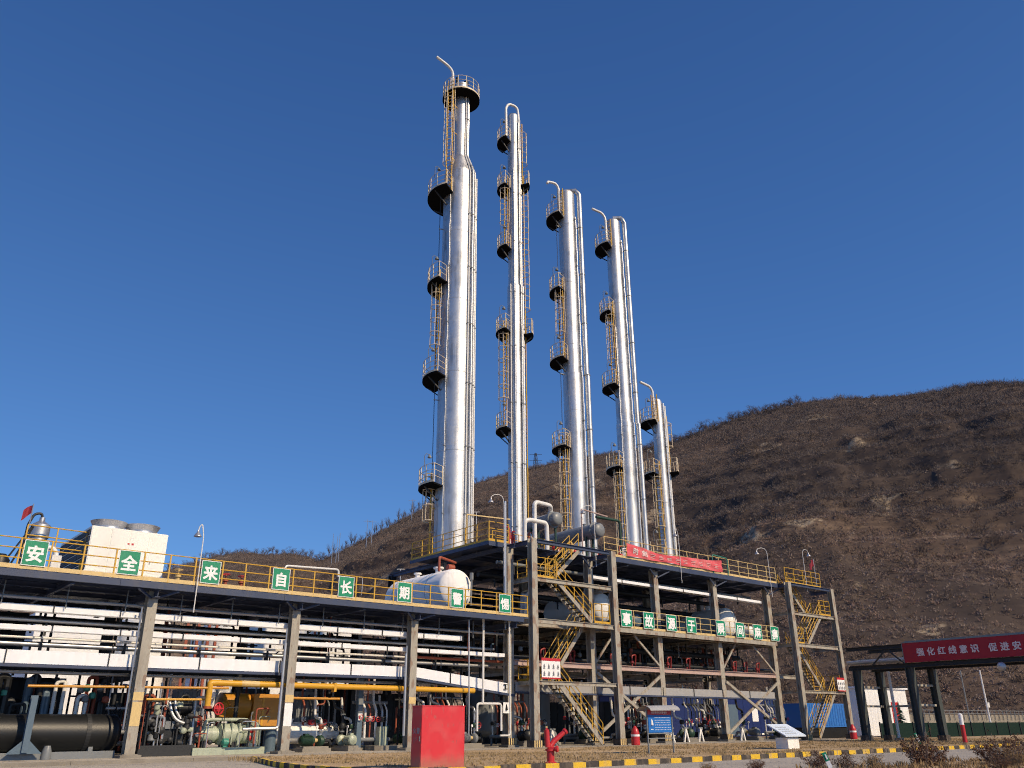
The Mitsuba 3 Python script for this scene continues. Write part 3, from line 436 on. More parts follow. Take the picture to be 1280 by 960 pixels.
# ---------------------------------------------------------------- builders for the steelwork
def hcolumn(m, x, y, z0, z1, w=0.36, d=0.38, t=0.03):
    m.box(x - w / 2, x + w / 2, y - d / 2, y - d / 2 + t, z0, z1).box(x - w / 2, x + w / 2, y + d / 2 - t, y + d / 2, z0, z1)
    return m.box(x - 0.012, x + 0.012, y - d / 2 + t, y + d / 2 - t, z0, z1)
def ibeam(m, p, q, w=0.2, h=0.24):
    """I-beam with its web upright."""
    p, q = np.asarray(p, float), np.asarray(q, float); u = np.array([0, 0, h / 2 - 0.012])
    return m.bar(p + u, q + u, w, 0.024).bar(p - u, q - u, w, 0.024).bar(p, q, 0.02, h - 0.05)
def column(parent, x, y, z0, z1, material, base='plinth', w=0.36):
    c = put(parent + '__column', hcolumn(M(), x, y, z0, z1, w), material)
    if base: put(c + '__plinth', M().box(x - 0.36, x + 0.36, y - 0.36, y + 0.36, -0.05, 0.10).box(x - 0.26, x + 0.26, y - 0.26, y + 0.26, 0.10, 0.125), CONC)
    if base == 'guard':
        put(c + '__base_guard', M().box(x - 0.27, x + 0.27, y - 0.28, y + 0.28, 0.125, 0.42), KB)
        m = M()
        for k in range(4): m.box(x - 0.25 + k * 0.14, x - 0.18 + k * 0.14, y - 0.285, y - 0.279, 0.128, 0.418)
        put(c + '__stripe', m, PALEY)
    return c
def railing(parent, pts, h=1.05, step=1.0, toe=0.14, material=None, rails=(1.0, 0.66, 0.33), r=0.024, name='railing'):
    """Guard rail along a polyline of floor points: rails, posts and a toe board."""
    material = material or YELLOW; pts = [np.asarray(p, float) for p in pts]
    m = M()
    for f in rails: m.tube([p + [0, 0, h * f] for p in pts], r, 6)
    k = put(parent + '__' + name, m, material, 40)
    for a, b in zip(pts[:-1], pts[1:]):
        L = np.linalg.norm(b - a); n = max(1, round(L / step))
        for i in range(n + 1):
            p = a + (b - a) * i / n
            put(k + '__post', M().bar(p, p + [0, 0, h], 0.045), material)
        if toe: put(k + '__toe_board', M().bar(a + [0, 0, toe / 2 + 0.012], b + [0, 0, toe / 2 + 0.012], 0.012, toe), material)
    return k

# ---------------------------------------------------------------- the long pipe rack on the left
ZD, ZU = 6.08, 10.09                                      # the two decks
rack = thing('pipe_rack', 'long steel pipe rack with navy edge beam and yellow railing across the left half', 'pipe rack')
XR = (4.3, 10.29, 16.22, 22.18, 27.98)
for i, x in enumerate(XR[1:4]):
    c = column(rack, x, 33.7, 0, 5.82, BEIGE)
    put(c + '__caution_band', M().box(x - 0.185, x + 0.185, 33.500, 33.507, 1.92, 2.20), PALEY)
    if i < 2: put(c + '__notice_plate', M().box(x - 0.175, x + 0.175, 33.498, 33.506, (1.05, 1.02)[i], (1.86, 1.88)[i]), SIGNW if i else PALEY)
    put(c + '__knee_bracket', M().bar((x + 0.1, 33.5, 5.55), (x + 0.75, 32.98, 5.80), 0.07).bar((x - 0.1, 33.5, 5.55), (x - 0.75, 32.98, 5.80), 0.07), NAVY)
    put(c + '__conduit', M().tube([(x - 0.32, 33.62, 0.95), (x - 0.32, 33.62, 5.2 - 0.4 * i)], 0.035, 6), GALV, 40)
for x in XR: column(rack, x, 33.7, 0, 5.82, BEIGE) if x in (XR[0],) else None
for x in XR[:4]: column(rack, x, 38.85, 0, 5.82, DARK)  # all rear columns: under-deck shade put into a darker paint than the front row
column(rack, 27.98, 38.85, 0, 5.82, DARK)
m = M()
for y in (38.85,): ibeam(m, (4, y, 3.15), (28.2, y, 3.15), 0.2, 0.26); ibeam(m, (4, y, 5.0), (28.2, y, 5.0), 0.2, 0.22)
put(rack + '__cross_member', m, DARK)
for x in XR:
    put(rack + '__cross_beam', ibeam(M(), (x, 33.05, 5.68), (x, 41.2, 5.68), 0.2, 0.28), NAVY)
    put(rack + '__cross_beam', ibeam(M(), (x, 33.9, 2.78), (x, 38.7, 2.78), 0.2, 0.24), DARK)
for x in (7.3, 13.25, 19.2, 25.1): put(rack + '__cross_beam', ibeam(M(), (x, 33.05, 5.84), (x, 41.2, 5.84), 0.14, 0.2), NAVY)
for y in (35.4, 37.1, 40.6): put(rack + '__stringer', ibeam(M(), (3, y, 5.93), (28.3, y, 5.93), 0.14, 0.18), NAVY)
for a, b in zip((2.5,) + (8.85, 15.3, 21.6), (8.85, 15.3, 21.6, 28.35)):
    put(rack + '__edge_beam', M().box(a + 0.006, b - 0.006, 32.90, 32.925, 5.82, ZD - 0.035).box(a + 0.006, b - 0.006, 32.925, 33.02, ZD - 0.055, ZD - 0.035).box(a + 0.006, b - 0.006, 32.925, 33.02, 5.82, 5.84), NAVY)
x = 2.5
while x < 28.2:
    put(rack + '__deck_plate', M().box(x + 0.008, min(x + 2.992, 28.35), 32.93, 41.3, ZD - 0.034, ZD), NAVY); x += 3.0
xs = [3.42, 4.4, 5.41, 6.39, 7.46, 8.56, 9.57, 10.53, 11.51, 12.6, 13.54, 14.57, 15.63, 16.59, 17.46, 18.63, 19.57, 20.57, 21.56, 22.58, 23.64, 24.64, 25.61, 26.57, 27.6, 28.6]
m = M()
for f in (1.04, 0.70, 0.36): m.tube([(2.5, 32.93, ZD + f), (28.7, 32.93, ZD + f)], 0.022, 6)
rl = put(rack + '__railing', m, YELLOW, 40)
for x in xs: put(rl + '__post', M().bar((x, 32.93, ZD), (x, 32.93, ZD + 1.05), 0.05), YELLOW)
for a, b in zip([2.5] + xs[3::4], xs[3::4] + [28.7]): put(rl + '__toe_board', M().box(a + 0.004, b - 0.004, 32.905, 32.915, ZD + 0.002, ZD + 0.15), PALEY)

# trays and pipes carried by the rack
def tray(name, label, x0, x1, y, z0, z1, material, depth=0.42, step=2.4, lip=None, group=None, cat='cable tray', zs=None):
    """Covered tray in lengths; zs: (z0, z1) at the far end when it slopes."""
    k = thing(name, label, cat, group); n = max(1, round((x1 - x0) / step)); za, zb = zs or (z0, z1)
    for i in range(n):
        f, g = i / n, (i + 1) / n; a, b = x0 + (x1 - x0) * f + 0.006, x0 + (x1 - x0) * g - 0.006
        zl, zr, tl, tr_ = z0 + (za - z0) * f, z0 + (za - z0) * g, z1 + (zb - z1) * f, z1 + (zb - z1) * g
        v = [(a, y, zl), (a, y, tl), (a, y + depth, zl), (a, y + depth, tl), (b, y, zr), (b, y, tr_), (b, y + depth, zr), (b, y + depth, tr_)]
        put(k + '__panel', M().add(v, BOXF), material)
        put(k + '__hanger', M().bar((b, y - 0.03, zr - 0.05), (b, y - 0.03, tr_ + 0.03), 0.035), DARK)
    if lip:
        put(k + '__support_rail', M().bar((x0, y - 0.02, z0 - lip / 2 - 0.004), (x1, y - 0.02, za - lip / 2 - 0.004), 0.05, lip).bar((x0, y + depth, z0 - lip / 2 - 0.004), (x1, y + depth, za - lip / 2 - 0.004), 0.05, lip), NAVY)
    return k
tray('cable_tray', 'slim white cable tray just under the navy deck edge of the pipe rack', 2.5, 25.3, 34.0, 4.84, 5.06, TRAY)
tray('cable_tray', 'slim white cable tray at middle height of the pipe rack', 2.5, 28.0, 34.0, 4.19, 4.36, TRAY)
tray('cable_tray', 'widest white cable tray with a navy lip, lowest on the pipe rack', 2.5, 22.6, 34.0, 3.08, 3.52, TRAY, lip=0.11, step=3.3)
tray('cable_tray', 'sloping white cable tray descending to the right of the third rack column', 22.62, 28.6, 34.0, 3.08, 3.52, TRAY, lip=0.11, step=2.0, zs=(2.43, 2.90))
tray('cable_tray', 'long grey cable tray low across the process structure', 28.6, 51.2, 33.98, 2.58, 3.02, GTRAY, lip=0.09, step=3.0, zs=(2.53, 2.93))
tray('cable_tray', 'thin pale cable tray slung under the upper deck of the process structure', 34.4, 51.3, 34.25, 8.82, 8.98, TRAY, step=2.6, zs=(8.72, 8.88))
p = thing('grey_pipe', 'thin grey pipe slung right under the pipe rack deck', 'pipe')
put(p + '__pipe_run', M().tube([(2.5, 33.95, 5.28), (27.9, 33.95, 5.28)], 0.06, 8), GALV, 40)
for x in np.arange(3.3, 27.5, 2.05):
    put(p + '__hanger', M().bar((x, 33.88, 4.98), (x, 33.88, 5.8), 0.03), GREY)
g = thing('gas_pipe', 'thick yellow gas pipe running under the trays and bending down beside the orange ducting', 'pipe')
put(g + '__pipe_run', M().tube([(13.05, 33.95, 1.72), (13.05, 33.95, 2.60), (13.2, 33.95, 2.60), (26.0, 33.95, 2.55)], 0.118, 12, bend=0.38), GAS, 50)
put(g + '__flange', M().lathe([(0.17, 0), (0.17, 0.09)], (13.05, 33.95, 1.66), n=14), RUST, 40)
put(g + '__band', M().lathe([(0.121, 0), (0.121, 0.75)], (14.3, 33.95, 2.598), (1, 0, 0), 12), PALEY, 40)
put(g + '__clamp', M().box(18.4, 18.52, 33.83, 34.07, 2.36, 2.72), GAS)
v_ = put(g + '__hand_wheel', M().torus((13.42, 33.72, 1.66), (0.3, -1, 0), 0.21, 0.028, 16).bar((13.22, 33.72, 1.66), (13.62, 33.72, 1.66), 0.03).bar((13.42, 33.72, 1.46), (13.42, 33.72, 1.86), 0.03), RED, 40)
put(g + '__valve_body', M().lathe([(0.08, 0), (0.14, 0.06), (0.14, 0.3), (0.08, 0.36)], (13.42, 33.73, 1.66), (0, 1, 0), 12), RED, 40)
for lab, pts, r, mt in (('thin orange pipe running along the left foot of the pipe rack', [(6.7, 33.92, 2.35), (13.8, 33.92, 2.42)], 0.045, ORANGE), ('short yellow branch pipe behind the first rack column', [(10.8, 34.2, 1.98), (13.0, 34.2, 2.0)], 0.04, GAS),
                        ('short orange pipe between the second and third rack columns', [(16.5, 34.2, 2.10), (18.9, 34.2, 2.10)], 0.05, ORANGE), ('rust red pipe between the third rack column and the stair tower', [(22.6, 34.6, 4.02), (28.4, 34.6, 4.0)], 0.06, RUST)):
    put(thing('branch_pipe', lab, 'pipe') + '__pipe_run', M().tube(pts, r, 8), mt, 40)
for lab, pts, r, mt in (('tall white riser pipe ending in a loop beside the red cabinet', [(26.28, 33.6, 6.0), (26.28, 33.6, 1.98)], 0.055, PIPEW), ('white pipe loop standing over the valves beside the red cabinet', [(25.95, 33.62, 0.75), (25.95, 33.62, 1.97), (27.42, 33.62, 1.97), (27.42, 33.62, 0.75)], 0.055, PIPEW),
                        ('slim grey riser pipe just right of the red cabinet', [(25.3, 33.5, 5.8), (25.37, 33.5, 1.94), (25.37, 33.5, 0.6)], 0.035, GALV), ('white conduit rising beside the last rack column', [(27.7, 33.3, 5.9), (27.72, 33.3, 0.95), (27.72, 33.3, 0.55), (27.1, 33.3, 0.55)], 0.04, PIPEW),
                        ('grey conduit along the second rack column turning to the blue drums', [(15.86, 33.55, 4.2), (15.86, 33.55, 0.95), (14.4, 33.55, 0.92)], 0.06, GALV), ('grey conduit along the third rack column', [(21.75, 33.5, 4.05), (21.78, 33.5, 0.6)], 0.06, GALV),
                        ('white pipe standing up and over behind the third letter sign', [(15.4, 33.3, 6.1), (15.4, 33.3, 7.30), (17.98, 33.4, 7.42), (17.98, 33.4, 7.1)], 0.045, PIPEW),
                        ('pink riser pipe right of the third rack column', [(25.9, 34.3, 5.8), (25.92, 34.3, 3.9)], 0.06, RUST)):
    put(thing('riser_pipe', lab, 'pipe') + '__pipe_run', M().tube(pts, r, 8, bend=0.14), mt, 40)

# the sixteen lettered signs on the railings
def letter_sign(ch, x, y, z, w, h, label, group):
    k = thing('letter_sign', label, 'sign', group)
    put(k + '__panel', M().box(x, x + w, y - 0.02, y, z, z + h), SIGN)
    t = 0.022; m = M()
    m.box(x - 0.01, x + w + 0.01, y - 0.028, y - 0.004, z - 0.01, z + t - 0.01).box(x - 0.01, x + w + 0.01, y - 0.028, y - 0.004, z + h - t + 0.01, z + h + 0.01)
    m.box(x - 0.01, x + t - 0.01, y - 0.028, y - 0.004, z + t - 0.01, z + h - t + 0.01).box(x + w - t + 0.01, x + w + 0.01, y - 0.028, y - 0.004, z + t - 0.01, z + h - t + 0.01)
    put(k + '__border', m, SIGNW)
    s = min(w, h) * 0.78; m = M()
    for bx in (x + 0.04, x + w - 0.04):
        for bz in (z + 0.05, z + h - 0.05): m.lathe([(0.012, 0), (0.012, 0.012)], (bx, y - 0.028, bz), (0, -1, 0), 8)
    stuff(put(k + '__bolt', m, GREY))
    put(k + '__character', place(glyph(ch, s), (x + (w - s) / 2, y - 0.021, z + (h - s) / 2), (1, 0, 0), (0, 0, 1)), SIGNW)
ORD = ('first', 'second', 'third', 'fourth', 'fifth', 'sixth', 'seventh', 'eighth')
for i, (ch, x) in enumerate(zip('安全来自长期警惕', (5.52, 8.66, 11.74, 14.70, 17.74, 20.75, 23.74, 26.70))):
    letter_sign(ch, x, 32.89, ZD + 0.13 + (0, .02, -.015, .01, -.02, .015, 0, -.01)[i], 0.74, 0.86, f'green sign with white character {ch}, {ORD[i]} from the left on the pipe rack railing', 'green letter signs on the pipe rack railing')
for i, (ch, x) in enumerate(zip('事故源于瞬间麻痹', (36.05, 37.95, 39.98, 41.85, 44.78, 46.80, 48.72, 50.68))):
    letter_sign(ch, x, 33.42, ZD + 0.08, 0.92, 0.92, f'green sign with white character {ch}, {ORD[i]} from the left on the process structure railing', 'green letter signs on the process structure railing')
# ---------------------------------------------------------------- the two storey process structure
st = thing('process_structure', 'two storey steel process structure with navy upper deck under the silver towers', 'process structure')
XC = (28.35, 34.3, 39.95, 45.75, 51.75)
for i, x in enumerate(XC):
    column(st, x, 34.15, 0, 9.78, BEIGE, 'guard', 0.40)
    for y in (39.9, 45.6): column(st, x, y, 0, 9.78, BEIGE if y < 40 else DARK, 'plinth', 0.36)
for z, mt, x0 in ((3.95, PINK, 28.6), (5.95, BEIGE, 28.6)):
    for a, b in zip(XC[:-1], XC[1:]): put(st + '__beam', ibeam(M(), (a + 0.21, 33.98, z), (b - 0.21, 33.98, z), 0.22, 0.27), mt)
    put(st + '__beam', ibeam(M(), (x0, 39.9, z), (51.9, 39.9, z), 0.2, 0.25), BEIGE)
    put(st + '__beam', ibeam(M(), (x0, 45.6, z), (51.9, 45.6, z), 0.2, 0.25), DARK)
    for x in XC: put(st + '__beam', ibeam(M(), (x, 34.34, z), (x, 45.5, z), 0.18, 0.24), BEIGE)
put(st + '__beam', ibeam(M(), (51.9, 33.98, 3.93), (54.0, 33.98, 3.93), 0.2, 0.26), BEIGE)
def slab(m, x0, x1, y0, y1, z): m.box(x0, x1, y0, y1, z - 0.03, z)
# mid deck and its edge
m = M(); slab(m, 28.4, 51.4, 35.75, 45.8, ZD); slab(m, 34.9, 51.4, 33.50, 35.75, ZD); put(st + '__mid_deck', m, DARK)
for a, b in ((34.9, 40.4), (40.4, 45.9), (45.9, 51.4)): put(st + '__edge_beam', M().box(a + 0.004, b - 0.004, 33.47, 33.495, 5.84, ZD - 0.002).box(a + 0.004, b - 0.004, 33.495, 33.58, 5.84, 5.862), BEIGE)
railing(st, [(35.2, 33.50, ZD), (51.4, 33.50, ZD), (51.4, 35.0, ZD)], 1.03, 1.0, 0.13, PALEY, r=0.020)
# upper deck, its left wing and edges
m = M(); slab(m, 34.95, 52.55, 33.52, 46.2, ZU); slab(m, 28.75, 34.95, 34.4, 46.2, ZU); slab(m, 27.3, 28.75, 34.5, 42.0, ZU); put(st + '__upper_deck', m, NAVY)
put(st + '__edge_beam', M().box(34.95, 52.55, 33.49, 33.515, 9.80, ZU - 0.003).box(34.95, 52.55, 33.515, 33.60, 9.80, 9.822), NAVY)
put(st + '__edge_beam', M().box(27.3, 28.75, 34.47, 34.495, 9.84, ZU - 0.003), NAVY)
put(st + '__edge_beam', M().box(27.27, 27.295, 34.5, 42.0, 9.90, ZU - 0.003), NAVY)
for y in (35.6, 37.0, 38.4, 41.3, 42.7, 44.1): put(st + '__stringer', ibeam(M(), (28.4, y, 9.94), (52.4, y, 9.94), 0.14, 0.2), NAVY)
for x in XC + (31.3, 37.1, 42.9, 48.7): put(st + '__stringer', ibeam(M(), (x, 33.62, 9.80), (x, 46.0, 9.80), 0.16, 0.22), NAVY)
for x in XC[1:]:
    put(st + '__knee_bracket', M().bar((x + 0.1, 33.9, 9.35), (x + 0.9, 33.62, 9.74), 0.07).bar((x - 0.1, 33.9, 9.35), (x - 0.9, 33.62, 9.74), 0.07), NAVY)
railing(st, [(35.1, 33.54, ZU), (52.3, 33.54, ZU)], 1.08, 1.05, 0.13, PALEY, r=0.020)
railing(st, [(28.7, 34.52, ZU), (27.33, 34.52, ZU), (27.33, 41.9, ZU), (29.6, 41.9, ZU)], 1.05, 1.1, 0.12, YELLOW, r=0.020)
railing(st, [(28.9, 36.2, ZU), (33.8, 36.2, ZU)], 1.05, 1.0, 0.0, YELLOW, r=0.02)
put(st + '__railing_arch', M().tube([(45.2, 33.5, ZU), (45.2, 33.5, 11.28), (46.75, 33.5, 11.22), (46.75, 33.5, ZU)], 0.03, 6, bend=0.12), TEAL, 40)
put(st + '__gate_frame', M().bar((26.3 + 1.1, 36.6, ZU), (27.4, 36.6, 11.9), 0.06).bar((27.4, 36.6, 11.9), (30.2, 36.2, 11.95), 0.06), PALEY)
for (a, b) in (((34.45, 0.5), (39.8, 3.62)), ((34.45, 3.62), (39.8, 0.5)), ((45.9, 3.45), (51.6, 0.62)), ((45.9, 0.5), (51.6, 3.5))):
    k_ = 0.05 if a[1] < b[1] else -0.05
    put(st + '__brace', M().bar((a[0], 33.94 + k_, a[1]), (b[0], 33.94 + k_, b[1]), 0.09, 0.16), BEIGE)
for a, b in (((34.5, 4.2), (36.0, 5.78)), ((39.75, 4.2), (37.7, 5.8)), ((45.95, 4.3), (47.4, 5.8)), ((51.55, 4.1), (49.3, 5.8))):
    put(st + '__brace', M().bar((a[0], 34.0, a[1]), (b[0], 34.0, b[1]), 0.08, 0.11), BEIGE)

# ---------------------------------------------------------------- stair towers
def flight(t, x0, z0, x1, z1, y0, y1, sm):
    f = t + '__stair_flight'; k = put(f, M().bar((x0, y0 + 0.03, z0), (x1, y0 + 0.03, z1), 0.05, 0.21).bar((x0, y1 - 0.03, z0), (x1, y1 - 0.03, z1), 0.05, 0.21), sm)
    n = max(6, round((z1 - z0) / 0.2)); m = M()
    for i in range(n):
        a = (i + 0.5) / n; x, z = x0 + (x1 - x0) * a, z0 + (z1 - z0) * (i + 0.6) / n
        put(k + '__tread', M().box(x - 0.13, x + 0.13, y0 + 0.06, y1 - 0.06, z - 0.02, z + 0.012), DARK)
    for y in (y0 + 0.02, y1 - 0.02):
        m = M()
        for h in (1.0, 0.66, 0.33): m.tube([(x0, y, z0 + h), (x1, y, z1 + h)], 0.020, 6)
        for i in range(5):
            a = i / 4; x, z = x0 + (x1 - x0) * a, z0 + (z1 - z0) * a; m.bar((x, y, z), (x, y, z + 1.0), 0.04)
        put(k + '__handrail', m, YELLOW)
    return k
def stair_tower(name, label, xl, xr, fl, ys, flip):
    t = thing(name, label, 'stair tower')
    for x in (xl, xr):
        c = put(t + '__column', hcolumn(M(), x, 32.79, -0.05, ZU + 0.03, 0.37, 0.34), BEIGE)
        put(c + '__base_guard', M().box(x - 0.28, x + 0.28, 32.56, 33.08, 0.0, 0.32), KB)
        m = M()
        for k in range(4): m.box(x - 0.26 + k * 0.14, x - 0.19 + k * 0.14, 32.553, 32.559, 0.01, 0.315)
        put(c + '__stripe', m, PALEY)
    for z, h in ((2.95, 0.19), (5.93, 0.24), (8.02, 0.22)):
        put(t + '__beam', ibeam(M(), (xl + 0.24, 32.72, z), (xr - 0.24, 32.72, z), 0.16, h), BEIGE)
        for x in (xl, xr): put(t + '__beam', ibeam(M(), (x, 33.05, z), (x, 34.9, z), 0.16, h), BEIGE)
    put(t + '__beam', ibeam(M(), (xl + 0.24, 32.72, 10.0), (xr - 0.24, 32.72, 10.0), 0.18, 0.2), NAVY)
    for x in (xl, xr): put(t + '__beam', ibeam(M(), (x, 33.05, 9.95), (x, 34.4, 9.95), 0.18, 0.25), NAVY)
    for a in fl: flight(t, *a, BEIGE)
    return t
sa = stair_tower('stair_tower', 'central steel stair tower with yellow handrails in front of the process structure', 28.87, 34.86,
                 ((33.5, 0.08, 30.45, 2.98, 32.72, 33.5), (30.7, 3.0, 33.3, 6.08, 33.6, 34.38), (33.05, 6.1, 30.5, 8.1, 32.72, 33.5), (30.8, 8.1, 33.1, ZU, 33.6, 34.38)), 1, 0)
def landing(t, x0, x1, y0, y1, z, pts):
    put(t + '__landing', M().box(x0, x1, y0, y1, z - 0.05, z), DARK)
    railing(t, pts, 1.05, 0.8, 0.12, YELLOW, r=0.02)
landing(sa, 29.12, 30.5, 32.85, 34.4, 3.06, [(30.4, 34.4, 3.06), (29.2, 34.4, 3.06), (29.2, 32.9, 3.06)])
landing(sa, 29.12, 30.6, 32.85, 34.4, 8.16, [(30.5, 32.9, 8.16), (29.2, 32.9, 8.16), (29.2, 34.4, 8.16)])
landing(sa, 33.05, 34.6, 32.85, 34.4, 6.10, [(33.4, 32.9, 6.1), (34.6, 32.9, 6.1)])
put(sa + '__support_beam', M().box(29.2, 34.6, 34.42, 34.5, 5.84, 6.06), BEIGE)
sb = stair_tower('stair_tower', 'beige steel stair tower with yellow handrails at the right end of the process structure', 52.47, 58.0,
                 ((53.9, 0.08, 56.6, 2.98, 32.72, 33.5), (56.7, 3.0, 53.9, 6.0, 33.6, 34.38), (54.0, 6.0, 56.2, 8.08, 32.72, 33.5), (55.8, 8.1, 53.8, ZU - 0.1, 33.6, 34.38)), 1, 0)
landing(sb, 56.55, 57.8, 32.85, 34.4, 3.06, [(56.6, 34.35, 3.06), (57.75, 34.35, 3.06), (57.75, 32.9, 3.06)])
landing(sb, 56.2, 57.8, 32.85, 34.4, 8.16, [(56.3, 32.9, 8.16), (57.75, 32.9, 8.16), (57.75, 34.35, 8.16)])
landing(sb, 52.7, 54.0, 32.85, 34.4, 6.05, [(53.8, 32.9, 6.05), (52.75, 32.9, 6.05)])
put(sb + '__top_deck', M().box(52.56, 57.2, 32.95, 35.5, ZU - 0.04, ZU), NAVY)
railing(sb, [(52.6, 32.98, ZU), (57.1, 32.98, ZU), (57.1, 35.4, ZU)], 1.1, 1.0, 0.16, YELLOW, r=0.02)

# notice panels hung on the stair towers
def pictogram_panel(x, y, z, w, h, label, cols):
    k = thing('pictogram_sign', label, 'sign')
    put(k + '__board', M().box(x, x + w, y - 0.02, y, z, z + h), SIGNW)
    put(k + '__header', M().box(x - 0.015, x + w + 0.015, y - 0.03, y - 0.003, z + h + 0.002, z + h + 0.14).box(x - 0.015, x + w + 0.015, y - 0.03, y - 0.003, z - 0.07, z - 0.002), RED)
    m = M()
    for r_ in range(2):
        for c in range(cols):
            cx, cz = x + w * (c + 0.5) / cols, z + h * (0.70, 0.27)[r_]; s = 0.075
            m.tube([(cx, y - 0.024, cz - s * 1.1), (cx, y - 0.024, cz + s * 0.2), (cx, y - 0.024, cz + s * 1.2)], [s * 0.75, s * 0.55, 0.012], 6)
            m.box(cx - s, cx + s, y - 0.024, y - 0.020, cz - s * 2.0, cz - s * 1.5)
    put(k + '__pictogram', m, GREY)
pictogram_panel(29.15, 32.55, 3.20, 1.25, 0.78, 'white notice panel with a red header and grey pictograms on the central stair tower', 4)
pictogram_panel(56.7, 32.55, 3.12, 0.95, 0.68, 'white notice panel on the stair tower at the right end', 4)

# ---------------------------------------------------------------- the five silver towers
def deg(a): return R(a)
def process_tower(label, x, y, prof, platforms, ladders, pipes, vent, lamp=True):
    t = thing('process_tower', label, 'tower'); o = np.array([x, y, 0.0])
    def rad(z): return float(np.interp(z, [p[1] for p in prof], [p[0] for p in prof]))
    put(t + '__shell', M().lathe(prof, o, n=48), CLAD, 30)
    m = M(); z = prof[0][1] + 1.2
    while z < prof[-1][1] - 0.6:
        r = rad(z)
        if abs(rad(z + 0.3) - r) < 0.01: m.lathe([(r + 0.006, 0), (r + 0.014, 0.015), (r + 0.014, 0.06), (r + 0.006, 0.075)], o + [0, 0, z], n=48, caps=False)
        z += 5.2
    stuff(put(t + '__seam_band', m, CLAD))
    put(t + '__base_ring', M().lathe([(prof[0][0] + 0.14, 0), (prof[0][0] + 0.14, 0.16)], o + [0, 0, prof[0][1]], n=40), GREY, 40)
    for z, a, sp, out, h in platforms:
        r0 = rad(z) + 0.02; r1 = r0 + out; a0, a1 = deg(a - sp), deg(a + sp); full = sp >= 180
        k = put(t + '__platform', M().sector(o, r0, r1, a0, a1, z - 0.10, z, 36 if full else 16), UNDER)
        m = M(); rr = r1 - 0.04
        for f in (1.05, 0.7, 0.36): m.arc((x, y), rr, a0, a1, z + h * f, 0.020, 36 if full else 14)
        n = 14 if full else 6
        for q in range(n + (0 if full else 1)):
            b = a0 + (a1 - a0) * q / n; c = np.array([math.cos(b) * rr, math.sin(b) * rr, 0]); m.bar(o + c + [0, 0, z], o + c + [0, 0, z + h * 1.05], 0.04)
        if not full:
            for b in (a0, a1):
                c = np.array([math.cos(b), math.sin(b), 0])
                for f in (1.05, 0.7, 0.36): m.tube([o + c * (r0 + 0.06) + [0, 0, z + h * f], o + c * rr + [0, 0, z + h * f]], 0.018, 5)
                m.bar(o + c * (r0 + 0.08) + [0, 0, z], o + c * (r0 + 0.08) + [0, 0, z + h * 1.05], 0.04)
        m.sector(o, r1 - 0.015, r1, a0, a1, z + 0.004, z + 0.13, 36 if full else 16)
        put(k + '__railing', m, CAGE)
        if not full:
            for b in (a - sp * 0.55, a + sp * 0.55):
                c = np.array([math.cos(deg(b)), math.sin(deg(b)), 0]); put(k + '__bracket', M().bar(o + c * rad(z - 0.8) + [0, 0, z - 0.85], o + c * (r1 - 0.1) + [0, 0, z - 0.12], 0.07), DARK)
            b = deg(a + sp * 0.55); c = o + np.array([math.cos(b), math.sin(b), 0]) * rr
            d = np.array([math.cos(b), math.sin(b), 0])
            put(k + '__lamp', M().tube([c + [0, 0, z + 0.9], c + [0, 0, z + 1.75], c - d * 0.12 + [0, 0, z + 1.92], c - d * 0.35 + [0, 0, z + 1.9]], 0.022, 6).lathe([(0.04, 0), (0.13, -0.16), (0.13, -0.2)], c - d * 0.35 + [0, 0, z + 1.9], n=10), GREY, 40)
    for z0, z1, a, caged in ladders:
        b = deg(a); c = np.array([math.cos(b), math.sin(b), 0]); s = np.array([-c[1], c[0], 0]); rl_ = max(rad(z0), rad(z1)) + 0.24
        m = M()
        for q in (-0.23, 0.23): m.bar(o + c * rl_ + s * q + [0, 0, z0], o + c * rl_ + s * q + [0, 0, z1 + 1.0], 0.055)
        z = z0 + 0.25
        while z < z1 + 0.9: m.bar(o + c * rl_ - s * 0.23 + [0, 0, z], o + c * rl_ + s * 0.23 + [0, 0, z], 0.03); z += 0.30
        z = z0 + 0.6
        while z < z1: m.bar(o + c * (rad(z) - 0.02) + [0, 0, z], o + c * rl_ + [0, 0, z], 0.05); z += 2.4
        k = put(t + '__ladder', m, YELLOW)
        if caged:
            m = M(); cc = o + c * (rl_ + 0.10); z = z0 + 2.2; zs = []
            while z < z1 + 1.0: zs.append(z); m.arc(cc[:2], 0.38, b - deg(135), b + deg(135), z, 0.030, 11, 4); z += 0.95
            for q in (-115, -58, 0, 58, 115):
                e = cc + 0.38 * np.array([math.cos(b + deg(q)), math.sin(b + deg(q)), 0]); m.bar(e + [0, 0, zs[0]], e + [0, 0, zs[-1]], 0.028)
            put(k + '__cage', m, CAGE)
    for a, r, z0, z1, off, mt in pipes:
        b = deg(a); c = np.array([math.cos(b), math.sin(b), 0]); zz = [z0]
        for p in prof:
            if z0 < p[1] < z1: zz.append(p[1])
        pts = [o + c * (rad(z) + off) + [0, 0, z] for z in zz + [z1]]
        if r > 0.11: pts += [o + c * (rad(z1) + off * 0.6) + [0, 0, z1 + 0.22], o + c * 0.05 + [0, 0, z1 + 0.2]]
        k = put(t + '__pipe', M().tube(pts, r, 10), mt, 40); m = M(); z = z0 + 1.5
        while z < z1: m.bar(o + c * (rad(z) - 0.02) + [0, 0, z], o + c * (rad(z) + off) + [0, 0, z], 0.05).lathe([(r + 0.03, 0), (r + 0.03, 0.06)], o + c * (rad(z) + off) + [0, 0, z - 0.03], n=10); z += 4.2
        stuff(put(k + '__clip', m, GREY))
    if vent: put(t + '__vent_pipe', M().tube(vent, 0.10, 10, bend=0.55), PIPEW, 40)
    return t
A = 147                                                    # the platforms face away from the stairs, towards -x
GP = PALEY
